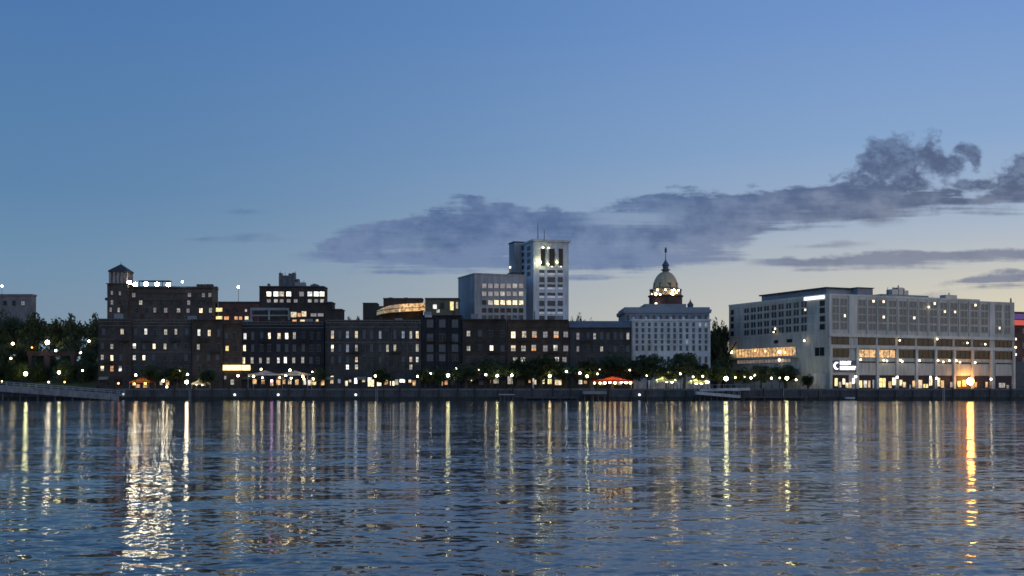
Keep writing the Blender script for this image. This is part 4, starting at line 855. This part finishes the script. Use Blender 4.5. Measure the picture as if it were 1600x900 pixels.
def tree(px, ytop, wpx, Y, label, base=GZ, group='trees along the promenade', frac=.68, v=None, name='tree', cat='tree'):
    top = P(px, ytop, Y); ht = top.z-base; wd = wpx*Y/FPX; v = v if v is not None else int(px*7+ytop) % 5
    root = empty(name, (top.x, Y, base), label, cat, group)
    t = bpy.data.objects.new('trunk', TRUNKS[v]); COL.objects.link(t); t.parent = root; t.scale = (max(ht, 4)*.9, max(ht, 4)*.9, ht)
    c_ = bpy.data.objects.new('crown', CROWNS[v]); COL.objects.link(c_); c_.parent = root; ch = ht*frac
    c_.location = (0, 0, ht-ch/2); c_.scale = (wd/2*1.12, wd/2*1.0, ch/2*1.2); c_.rotation_euler = (0, 0, (px*1.7) % 6.28)
for a in ((240, 573, 36, 'dark tree behind the orange lit tent'), (276, 574, 34, 'dark tree between the orange lit tent and the pale peaked tent'), (322, 577, 30, 'low dark tree behind the pale peaked tent'), (500, 578, 28, 'small tree just right of the long white canopy'),
          (597, 576, 30, 'dark tree in front of the warehouse with twelve tall windows'), (664, 577, 32, 'dark tree where the stone warehouse meets the blue black one'), (688, 575, 28, 'dark tree in front of the three columns of paired windows'), (728, 572, 36, 'broad dark tree in front of the plain dark warehouse'),
          (768, 562, 44, 'tall dark tree left of the orange lit windows'), (808, 562, 40, 'tree under the leftmost orange lit windows'), (845, 556, 52, 'largest dark tree below the orange lit windows'), (884, 566, 36, 'dark tree right of the orange lit windows'),
          (922, 562, 36, 'tree in front of the dim grey warehouse, above the red tent end'), (957, 552, 50, 'tall tree standing over the red lit tent'), (1013, 556, 44, 'tree covering the left lower windows of the domed hall'), (1069, 554, 44, 'tree covering the right lower windows of the domed hall'),
          (988, 566, 32, 'tree before the edge between the dim grey warehouse and the domed hall'), (1041, 572, 28, 'lower tree before the middle of the domed hall'), (1096, 570, 28, 'lower tree before the right corner of the domed hall'), (1124, 562, 38, 'tree between the domed hall and the hotel'), (1162, 577, 30, 'small tree at the far end of the hotel side'), (1189, 574, 34, 'tree under the amber restaurant windows'), (1227, 570, 46, 'wide rounded tree on the side of the hotel')):
    tree(a[0], a[1]-3, a[2]*1.25, 334+(a[0]*13 % 7), a[3], frac=.76)
tree(1262, 584, 24, 326, 'dark bush shaped tree beside the hotel entrance pavilion', frac=.9)
for a in ((-25, 492, 60, 384, 'leafy tree on the bluff at the very left edge'), (12, 484, 58, 386, 'tall dark tree below the flat roofed block'), (50, 490, 50, 384, 'dark tree on the bluff right of the flat roofed block'), (84, 497, 46, 383, 'lowest topped tree on the bluff crest'), (116, 491, 44, 385, 'spreading dark tree on the bluff crest'), (144, 490, 40, 384, 'dark tree on the bluff beside the belfry building')):
    tree(a[0], a[1], a[2], a[3], a[4], BZ-.5, 'trees on the bluff', .85)
for a in ((-8, 556, 50, 352, 'bush like tree on the slope at the left edge'), (28, 560, 44, 350, 'slope tree behind the left greenish lamp'), (62, 563, 36, 353, 'slope tree between the two greenish lamps'), (100, 557, 44, 350, 'slope tree behind the right greenish lamp'), (134, 560, 42, 352, 'slope tree beside the first warehouse')):
    tree(a[0], a[1], a[2], a[3], a[4], GZ, 'trees at the foot of the bluff', .8)
for a in ((6, 520, 50, 378, 'dense mid slope tree under the flat roofed block'), (44, 524, 44, 379, 'mid slope tree near the biggest bluff lamp'), (112, 522, 46, 378, 'mid slope tree right of the biggest bluff lamp'), (146, 528, 34, 377, 'mid slope tree against the first warehouse')):
    tree(a[0], a[1], a[2], a[3], a[4], BZ-2, 'trees on the bluff', .9)
for a in ((-2, 538, 40, 366, 'bushy tree right under the lamp nearest the left edge'), (32, 541, 40, 366, 'bushy tree left of the biggest bluff globe'), (70, 545, 38, 364, 'bushy tree straight below the biggest bluff globe'), (104, 541, 40, 366, 'bushy tree right of the biggest bluff globe'), (138, 544, 36, 365, 'bushy tree below the globe beside the first warehouse')):
    tree(a[0], a[1], a[2], a[3], a[4], 7, 'trees on the slope', .95)
for a in ((1117, 498, 24, 372, 'dark tree rising behind the right corner of the domed hall'), (1131, 501, 22, 374, 'dark tree rising beside the hotel end wall'), (1119, 522, 30, 366, 'dense dark tree low in the gap nearer the domed hall'), (1131, 528, 28, 368, 'dense dark tree low in the gap nearer the hotel')):
    tree(a[0], a[1], a[2], a[3], a[4], GZ if a[1] > 510 else BZ-.5, 'trees behind the hall', .9)
for a in ((906, 490, 26, 384, 'dark treetop showing right of the tower foot'), (893, 496, 18, 386, 'small treetop at the tower foot'), (547, 496, 18, 386, 'small treetop right of the stepped block'), (560, 494, 14, 388, 'thin treetop left of the terrace block'), (922, 498, 16, 386, 'small treetop over the dim grey warehouse')):
    tree(a[0], a[1], a[2], a[3], a[4], BZ-.5, 'treetops on the bluff street', .8)
# brick stair wall on the slope
b = MB(); FS = Frame(42, 356, 118, 356); b.fbox(FS, 0, FS.L, FS.z(60, 556), FS.z(60, 549), -1, 0, BR_RED); b.fbox(FS, FS.u(68), FS.u(77), GZ, FS.z(60, 556)-.003, -.95, -.05, BR_RED)
b.fbox(FS, FS.u(110), FS.u(116), GZ, FS.z(60, 556)-.003, -.95, -.05, BR_RED); b.fbox(FS, FS.u(44), FS.u(49), GZ, FS.z(60, 556)-.003, -.95, -.05, BR_RED)
o = b.build('footbridge'); tag(o, 'brown brick footbridge on piers among the trees of the slope', 'footbridge')

# ------------------------------------------------------------------ lamps
LP = [
 (3, 447, 6, 'c', 10, 429, 'cool white lamp on the flat roofed block at the left edge', 20.), (20, 537, 8, 'y', 12, 374, 'greenish white lamp on the bluff nearest the left edge', BZ-1), (50, 543, 5, 'o', 2, 374, 'dim reddish lamp on the bluff left of the biggest one', BZ-1), (74, 535, 12, 'w', 16, 374, 'biggest white globe on the tree covered bluff', BZ-1),
 (87, 548, 6, 'w', 10, 373, 'small lamp just below and right of the biggest bluff globe', BZ-1), (100, 553, 6, 'w', 9, 372, 'lowest small white lamp on the bluff crest', BZ-2), (139, 533, 8, 'w', 12, 375, 'white globe on the bluff beside the first warehouse', BZ-1), (126, 551, 5.5, 'w', 9, 372, 'small white lamp below the globe beside the first warehouse', BZ-2), (81, 516, 4.5, 'w', 5, 384, 'highest faint lamp among the bluff treetops', BZ-.5),
 (17, 560, 6, 'w', 9, 349, 'white lamp low on the slope by the left edge', GZ), (40, 584, 11, 'g', 9, 345, 'greenish lamp glowing in foliage, left of the brick pier', GZ), (92, 582, 11, 'g', 10, 345, 'greenish lamp glowing in foliage, right of the brick pier', GZ), (129, 579, 6, 'w', 8, 342, 'white street lamp left of the first warehouse', GZ), (76, 597, 6, 'w', 7, 338, 'low white lamp by the walkway under the brick pier', GZ), (101, 597, 6, 'o', 3, 338, 'low reddish lamp by the walkway', GZ), (3, 596, 5, 'y', 5, 338, 'low yellowish lamp at the left edge of the walkway', GZ),
 (185, 599, 8, 'r', 3, 332, 'glowing red orange lamp in front of the first warehouse', GZ), (212, 586, 8, 'y', 12, 333, 'yellow lamp standing above the orange lit tent', GZ), (255, 595, 8, 'w', 14, 330, 'white lamp between the two small tents', GZ), (261, 604.5, 6, 'w', 9, 328, 'low white lamp near the quay between the two small tents', GZ), (281, 580, 5.5, 'w', 9, 338, 'small high lamp left of the bright white pair', GZ), (293, 585, 8, 'w', 18, 333, 'upper bright white lamp left of the pale peaked tent', GZ), (291.5, 597, 10, 'w', 20, 331, 'lower, largest white lamp left of the pale peaked tent', GZ),
 (372, 587, 8, 'w', 14, 334, 'white lamp under the bright yellow fascia', GZ), (424.5, 595, 8, 'm', 4, 331, 'violet lamp under the long white canopy', GZ), (446.5, 587, 7, 'w', 14, 331, 'white lamp under the middle of the long white canopy', GZ), (408, 577, 7, 'y', 10, 340, 'warm lamp above the left part of the long white canopy', GZ), (453, 578.5, 7, 'y', 14, 340, 'warm lamp above the right part of the long white canopy', GZ), (488, 581, 4.5, 'w', 7, 336, 'small pale lamp beside the end of the long white canopy', GZ), (489.5, 592, 7, 'w', 12, 332, 'white lamp right of the long white canopy', GZ),
 (475, 592, 5, 'y', 9, 332, 'small warm lamp under the right end of the long white canopy', GZ), (586.5, 587.5, 6, 'w', 12, 333, 'white lamp above the widest lit shop window', GZ), (652.5, 588, 7, 'w', 18, 331, 'white lamp at the right end of the twelve window warehouse', GZ), (672.5, 584, 6, 'w', 10, 336, 'white lamp under the first column of paired windows', GZ), (700, 586.5, 10, 'g', 8, 333, 'large greenish white lamp in front of the blue black warehouse', GZ), (713, 575.5, 5.5, 'w', 6, 340, 'higher faint lamp right of the large greenish white one', GZ), (737, 594, 4.5, 'w', 3, 334, 'dim low lamp in front of the plain dark warehouse', GZ), (759, 585.5, 6, 'w', 7, 334, 'white lamp at the foot of the tall tree left of the orange windows', GZ), (748, 578, 4.5, 'w', 3, 338, 'faint lamp in the leaves before the plain dark warehouse', GZ),
 (777, 587, 7, 'g', 8, 333, 'left one of two greenish lamps below the lit shop front', GZ), (799.5, 586.5, 7, 'g', 8, 333, 'right one of two greenish lamps below the lit shop front', GZ), (859, 587.5, 10, 'y', 12, 332, 'large yellow white lamp below the biggest dark tree', GZ), (885, 580.5, 7, 'c', 8, 336, 'cool lamp under the tree right of the orange windows', GZ), (906, 583, 9, 'w', 7, 334, 'wide white lamp left of the greenish one by the red tent', GZ), (917.5, 588, 9, 'g', 9, 332, 'greenish lamp next to the left end of the red tent', GZ), (936.5, 577, 5.5, 'w', 6, 337, 'upper of two lamps above the red tent left end', GZ), (933.5, 584, 6, 'w', 9, 335, 'lower of two lamps above the red tent left end', GZ), (984, 578.5, 5, 'w', 6, 335, 'lamp above the right end of the red tent', GZ),
 (1010.5, 587, 5.5, 'w', 6, 332, 'small white lamp right of the red tent', GZ), (1024, 580, 7, 'w', 8, 335, 'white lamp at the left above the pale green canopy', GZ), (1044.5, 580.5, 8, 'w', 10, 335, 'brightest white lamp above the pale green canopy', GZ), (1052, 580, 6, 'w', 7, 337, 'white lamp right of the brightest one above the green canopy', GZ), (1063, 584, 5, 'w', 9, 333, 'slim white lamp between the two green canopies', GZ), (1083, 589, 6, 'w', 6, 333, 'lamp at the left of the second green canopy', GZ), (1098, 588, 7, 'w', 6, 333, 'lamp over the middle of the second green canopy', GZ), (1106.5, 597, 6, 'w', 9, 330, 'low lamp at the head of the boat ramp', GZ),
 (1134.5, 591.5, 13, 'g', 8, 332, 'largest yellow green lamp in leaves before the hotel end', GZ), (1149, 590, 6, 'y', 8, 332, 'yellow lamp right of the largest yellow green one', GZ), (1163, 589, 5, 'w', 4, 333, 'dim lamp under the small tree at the hotel side', GZ), (1173.5, 590.5, 8, 'y', 14, 330, 'bright yellow lamp under the amber restaurant windows', GZ), (1179, 586, 7, 'w', 7, 333, 'pale lamp behind the bright yellow one at the hotel side', GZ), (1205.5, 591, 5.5, 'w', 8, 331, 'small white lamp left of the wide rounded tree', GZ), (1218.5, 590.5, 6, 'y', 8, 330, 'yellow lamp under the wide rounded tree', GZ), (1229.5, 591, 10, 'g', 10, 329, 'large yellow green lamp under the wide rounded tree', GZ), (1244, 593.5, 6, 'y', 9, 329, 'lamp right of the large one under the wide rounded tree', GZ),
 (1402, 589.5, 7, 'y', 10, 327, 'yellow lamp before the third hotel arcade bay', GZ), (1454, 589.5, 8, 'y', 10, 328, 'left lamp of a close pair before the hotel arcade', GZ), (1463.5, 591, 8, 'y', 9, 329, 'right lamp of a close pair before the hotel arcade', GZ), (1337, 588.5, 8, 'w', 9, 323, 'white lamp before the hotel sign corner', GZ), (1548.5, 592.5, 5, 'w', 8, 333, 'small white lamp right of the big orange lamp', GZ), (1516, 596, 15, 'o', 22, 343.5, 'dazzling orange lamp before the right bays of the hotel arcade', GZ),
 (285, 440.5, 7, 'c', 14, 396.5, 'blue white lamp on a pole above the belfry building roof', 39.), (372.5, 448.5, 7, 'c', 14, 401, 'blue white lamp on a pole left of the stepped block', 33.),
]
LR = random.Random(5)
for q in LP: street_lamp(q[0], q[1], q[2], q[3], q[4], q[5], q[6], base=q[7], rscale=.36 if q[2] > 14 else LR.uniform(.19, .27))
# small lights fixed to the quay wall
for px, lab in ((159, 'white light on the quay wall at the ramp end of the left pier'), (193, 'pale light on the quay wall right of the left pier'), (367, 'white light on the quay wall under the yellow fascia'), (435, 'pale light on the quay wall under the long white canopy'), (556, 'faint light on the quay wall before the twelve window warehouse'), (999, 'pale light on the quay wall left of the white mooring post')):
    Y = EDGE-1.2; p = P(px, 616.8, Y); root = empty('quay_light', (p.x, Y, p.z-.3), lab, 'wall light', 'lights on the quay wall')
    b = MB(); b.box(p.x-.15, p.x+.15, Y, Y+.19, p.z-.35, p.z+.35, METAL); b.build('bracket', root)
    b = MB(); b.ball((p.x, Y-.2, p.z), .36, lampmat('c', 1.6), 8, 5); b.build('globe', root)

# ------------------------------------------------------------------ tents and canopies
def tent(px0, px1, yeave, ytop, Y, dep, mat, label, bulbs, ridge=False, name='tent', base=GZ, c='y', bst=10):
    F_ = Frame(px0, Y, px1, Y); u1 = F_.L; z0 = F_.z(px0, yeave); z1 = F_.z(px0, ytop)
    root = empty(name, F_.pt(u1/2, base), label, 'tent', 'tents on the promenade')
    q = F_.pt; b = MB()
    n_ = max(1, round(u1/(dep*1.2))) if ridge else 1
    for i in range(n_):
        a0, a1 = u1*i/n_, u1*(i+1)/n_; pk = q((a0+a1)/2, z1, -dep/2)
        p_ = [q(a0, z0, 0), q(a1, z0, 0), q(a1, z0, -dep), q(a0, z0, -dep)]
        mids = [(x*.42+pk*.58)-Vector((0, 0, (z1-z0)*.16)) for x in p_]
        b.add(p_+mids+[pk], [(0, 1, 5, 4), (1, 2, 6, 5), (2, 3, 7, 6), (3, 0, 4, 7), (4, 5, 8), (5, 6, 8), (6, 7, 8), (7, 4, 8)], mat)
        vz = z0-.35
        b.add([q(a0, z0, 0), q(a1, z0, 0), q(a1, vz, .02), q(a0, vz, .02)], [(0, 1, 2, 3)], mat); b.add([q(a0, z0, -dep), q(a1, z0, -dep), q(a1, vz, -dep-.02), q(a0, vz, -dep-.02)], [(0, 1, 2, 3)], mat)
    b.build('canopy', root)
    for i in range(n_+1):
        for o_ in (-.1, -dep+.1):
            b = MB(); u = min(max(u1*i/n_, .1), u1-.1); b.tube(q(u, base, o_), q(u, z0, o_), .06, .06, METAL_G); b.build('post', root)
    for px, py, r_ in bulbs:
        b = MB(); p = P(px, py, Y+dep*.35); b.ball(p, r_, lampmat(c, bst), 8, 5); b.tube(p+Vector((0, 0, r_)), (p.x, p.y, max(p.z+r_+.1, z0-.1)), .02, .02, METAL); b.build('bulb', root)
    return root
tent(202, 233, 596, 588, 336, 6, cloth('orange_cloth', (.75, .28, .10)), 'small tent glowing orange before the wide grey warehouse', ((210, 600, .35), (227, 599, .35)), c='o', bst=10)
tent(299, 322, 599, 589, 334, 5, cloth('cream_cloth', (.75, .70, .48)), 'pale peaked tent glowing yellow before the sooty warehouse', ((307, 600, .35), (316, 601, .3)), bst=9)
tent(387, 481, 584.5, 578.5, 333, 7, cloth('white_cloth', (.6, .57, .5)), 'long white canopy with lit peaks before the navy warehouse', ((396, 588, .32), (410, 590, .2), (437, 590, .22), (455, 591, .25), (473, 588, .32)), ridge=True, bst=24)
tent(926, 991, 595, 587.5, 332, 7, cloth('red_cloth', (.55, .08, .04), .6), 'long red tent lit orange from inside', ((929, 598.5, .3), (937.5, 598.5, .3), (945, 598, .42), (953, 597, .42), (961, 598, .42), (971, 596, .5), (978, 597, .5), (985, 598, .4)), ridge=True, bst=12)
tent(1024, 1058, 595, 585.5, 333, 7, cloth('pale_green_cloth', (.62, .70, .40)), 'first pale green canopy glowing before the domed hall', ((1027, 595, .4), (1034, 594, .45), (1042, 595, .5), (1050, 596, .45), (1055, 595, .3)), ridge=True, bst=18)
tent(1075, 1108, 597, 591, 334, 7, cloth('pale_green_cloth', (.62, .70, .40)), 'second pale green canopy right of the slim white lamp', ((1080, 597, .4), (1088, 598, .5), (1096, 598, .5), (1103, 597, .42)), ridge=True, bst=18)

# ------------------------------------------------------------------ quayside: pier, ramps, docks, posts, railings
def slab(pts, th, m_, b):     # pts: four corners (front left, front right, back right, back left)
    p = [Vector(x) for x in pts]; d = Vector((0, 0, -th)); b.hexa([x+d for x in p]+p, m_)
Y0 = 306.0
root = empty('pier', (P(80, 625, Y0).x, Y0, 0), 'long grey pier sloping down to the water at the left', 'pier')
b = MB(); f = P(-60, 598, Y0); g = P(186, 616.5, Y0)
slab([(f.x, Y0, f.z), (g.x, Y0, g.z), (g.x, Y0+4.5, g.z), (f.x, Y0+4.5, f.z)], .35, DOCK, b)
for k in range(2): slab([(f.x, Y0-.12, f.z-.02), (g.x, Y0-.12, g.z-.02), (g.x, Y0-.002, g.z-.02), (f.x, Y0-.002, f.z-.02)], 1.55, plain('pier_concrete', (.21, .20, .20), .9, .35, .5), b) if k == 0 else None
b.build('deck', root)
b = MB(); 
for s in (0.1, 4.3):
    for zo in (.55, 1.05): b.tube((f.x, Y0+s, f.z+zo), (g.x, Y0+s, g.z+zo), .05, .05, METAL_G)
    for i in range(22):
        t = i/21; x = f.x+(g.x-f.x)*t; z = f.z+(g.z-f.z)*t; b.tube((x, Y0+s, z), (x, Y0+s, z+1.05), .05, .05, METAL_G)
b.build('railing', root)
for i in range(9):
    for s in (.5, 4):
        t = (i+.3)/9; x = f.x+(g.x-f.x)*t; b = MB(); b.tube((x, Y0+s, -2), (x, Y0+s, f.z+(g.z-f.z)*t-.35), .25, .25, QUAY, 8); b.build('pile', root)
def gangway(pa, pb, Y, label, th=.75):
    a_, c_ = P(*pa, Y), P(*pb, Y); root = empty('gangway', ((a_.x+c_.x)/2, Y, 0), label, 'gangway', 'gangways by the domed hall')
    b = MB(); slab([(a_.x, Y, a_.z), (c_.x, Y, c_.z), (c_.x, Y+2.4, c_.z), (a_.x, Y+2.4, a_.z)], th, plain('gangway_planks', (.46, .45, .43), .9, .3, .5), b); b.build('deck', root)
    b = MB()
    for s_ in (.05, 2.35):
        b.tube((a_.x, Y+s_, a_.z+1), (c_.x, Y+s_, c_.z+1), .05, .05, METAL_G)
        for i in range(9):
            t = i/8; x = a_.x+(c_.x-a_.x)*t; z = a_.z+(c_.z-a_.z)*t; b.tube((x, Y+s_, z), (x, Y+s_, z+1), .04, .04, METAL_G)
    b.build('railing', root)
    for i in range(4):
        t = (i+.4)/4; x = a_.x+(c_.x-a_.x)*t; b = MB(); b.tube((x, Y+1.2, -2), (x, Y+1.2, a_.z+(c_.z-a_.z)*t-th), .2, .2, QUAY, 8); b.build('pile', root)
gangway((1094, 607.5), (1172, 606), 311.5, 'upper pale gangway before the gap between domed hall and hotel', .7)
gangway((1088, 611.5), (1157, 617.5), 308.0, 'lower pale gangway sloping down to the water beside the upper one', .8)
def dock(px0, px1, py, Y, label, wd=3., th=.5, mat=DOCK, rail=False):
    a_ = P(px0, py, Y); c_ = P(px1, py, Y); root = empty('dock', ((a_.x+c_.x)/2, Y, 0), label, 'dock', 'docks along the quay')
    b = MB(); b.box(a_.x, c_.x, Y, Y+wd, a_.z-th, a_.z, mat); b.build('deck', root)
    for i in range(4):
        x = a_.x+.5+(c_.x-a_.x-1)*i/3; b = MB(); b.tube((x, Y+.35, -2), (x, Y+.35, a_.z-th), .18, .18, QUAY, 8); b.build('pile', root)
dock(911, 948, 611, 311, 'grey dock below the red tent', 3, .85)
dock(779, 804, 615.8, 311, 'small pale dock before the brown brick warehouse', 2, .25, METAL_G)
dock(1160, 1262, 619.5, 312, 'low dark dock along the hotel side', 2.2, .4, QUAY)
dock(818, 905, 620.5, 312.3, 'long low dark dock left of the grey one', 2.2, .35, QUAY)
dock(1322, 1336, 620.5, 311.5, 'tiny white dock before the hotel corner', 1.6, .5, TRIM)
for px, yt, lab in ((1014, 594, 'white mooring post right of the red tent'), (1060, 598, 'white mooring post left of the boat ramp'), (833, 596, 'white mooring post before the orange lit windows')):
    p = P(px, yt, 318); b = MB(); b.lathe((p.x, 318, 0), [(.22, GZ), (.22, p.z-.3), (.28, p.z-.28), (.28, p.z-.1), (.1, p.z)], plain('white_post_paint', (.7, .7, .7), .6, .15, 1.), 8)
    o = b.build('mooring_post'); tag(o, lab, 'mooring post', 'white mooring posts')
for x0, x1, lab in ((190, 500, 'dark promenade railing in front of the left warehouses'), (508, 770, 'dark promenade railing before the twelve window warehouse'), (806, 1090, 'dark promenade railing from the brown warehouse to the domed hall'), (1176, 1300, 'dark promenade railing along the hotel side'), (1302, 1640, 'dark promenade railing before the hotel arcade')):
    Y = 317.6; a_ = P(x0, 605, Y).x; c_ = P(x1, 605, Y).x; b = MB()
    for zo in (.35, .7, 1.1): b.box(a_, c_, Y-.03, Y+.03, GZ+zo-.03, GZ+zo+.03, METAL)
    k = int((c_-a_)/1.8)
    for i in range(k+1): x = a_+(c_-a_)*i/k; b.box(x-.04, x+.04, Y+.031, Y+.09, GZ, GZ+1.15, METAL)
    o = b.build('railing'); tag(o, lab, 'railing', 'railings along the promenade')
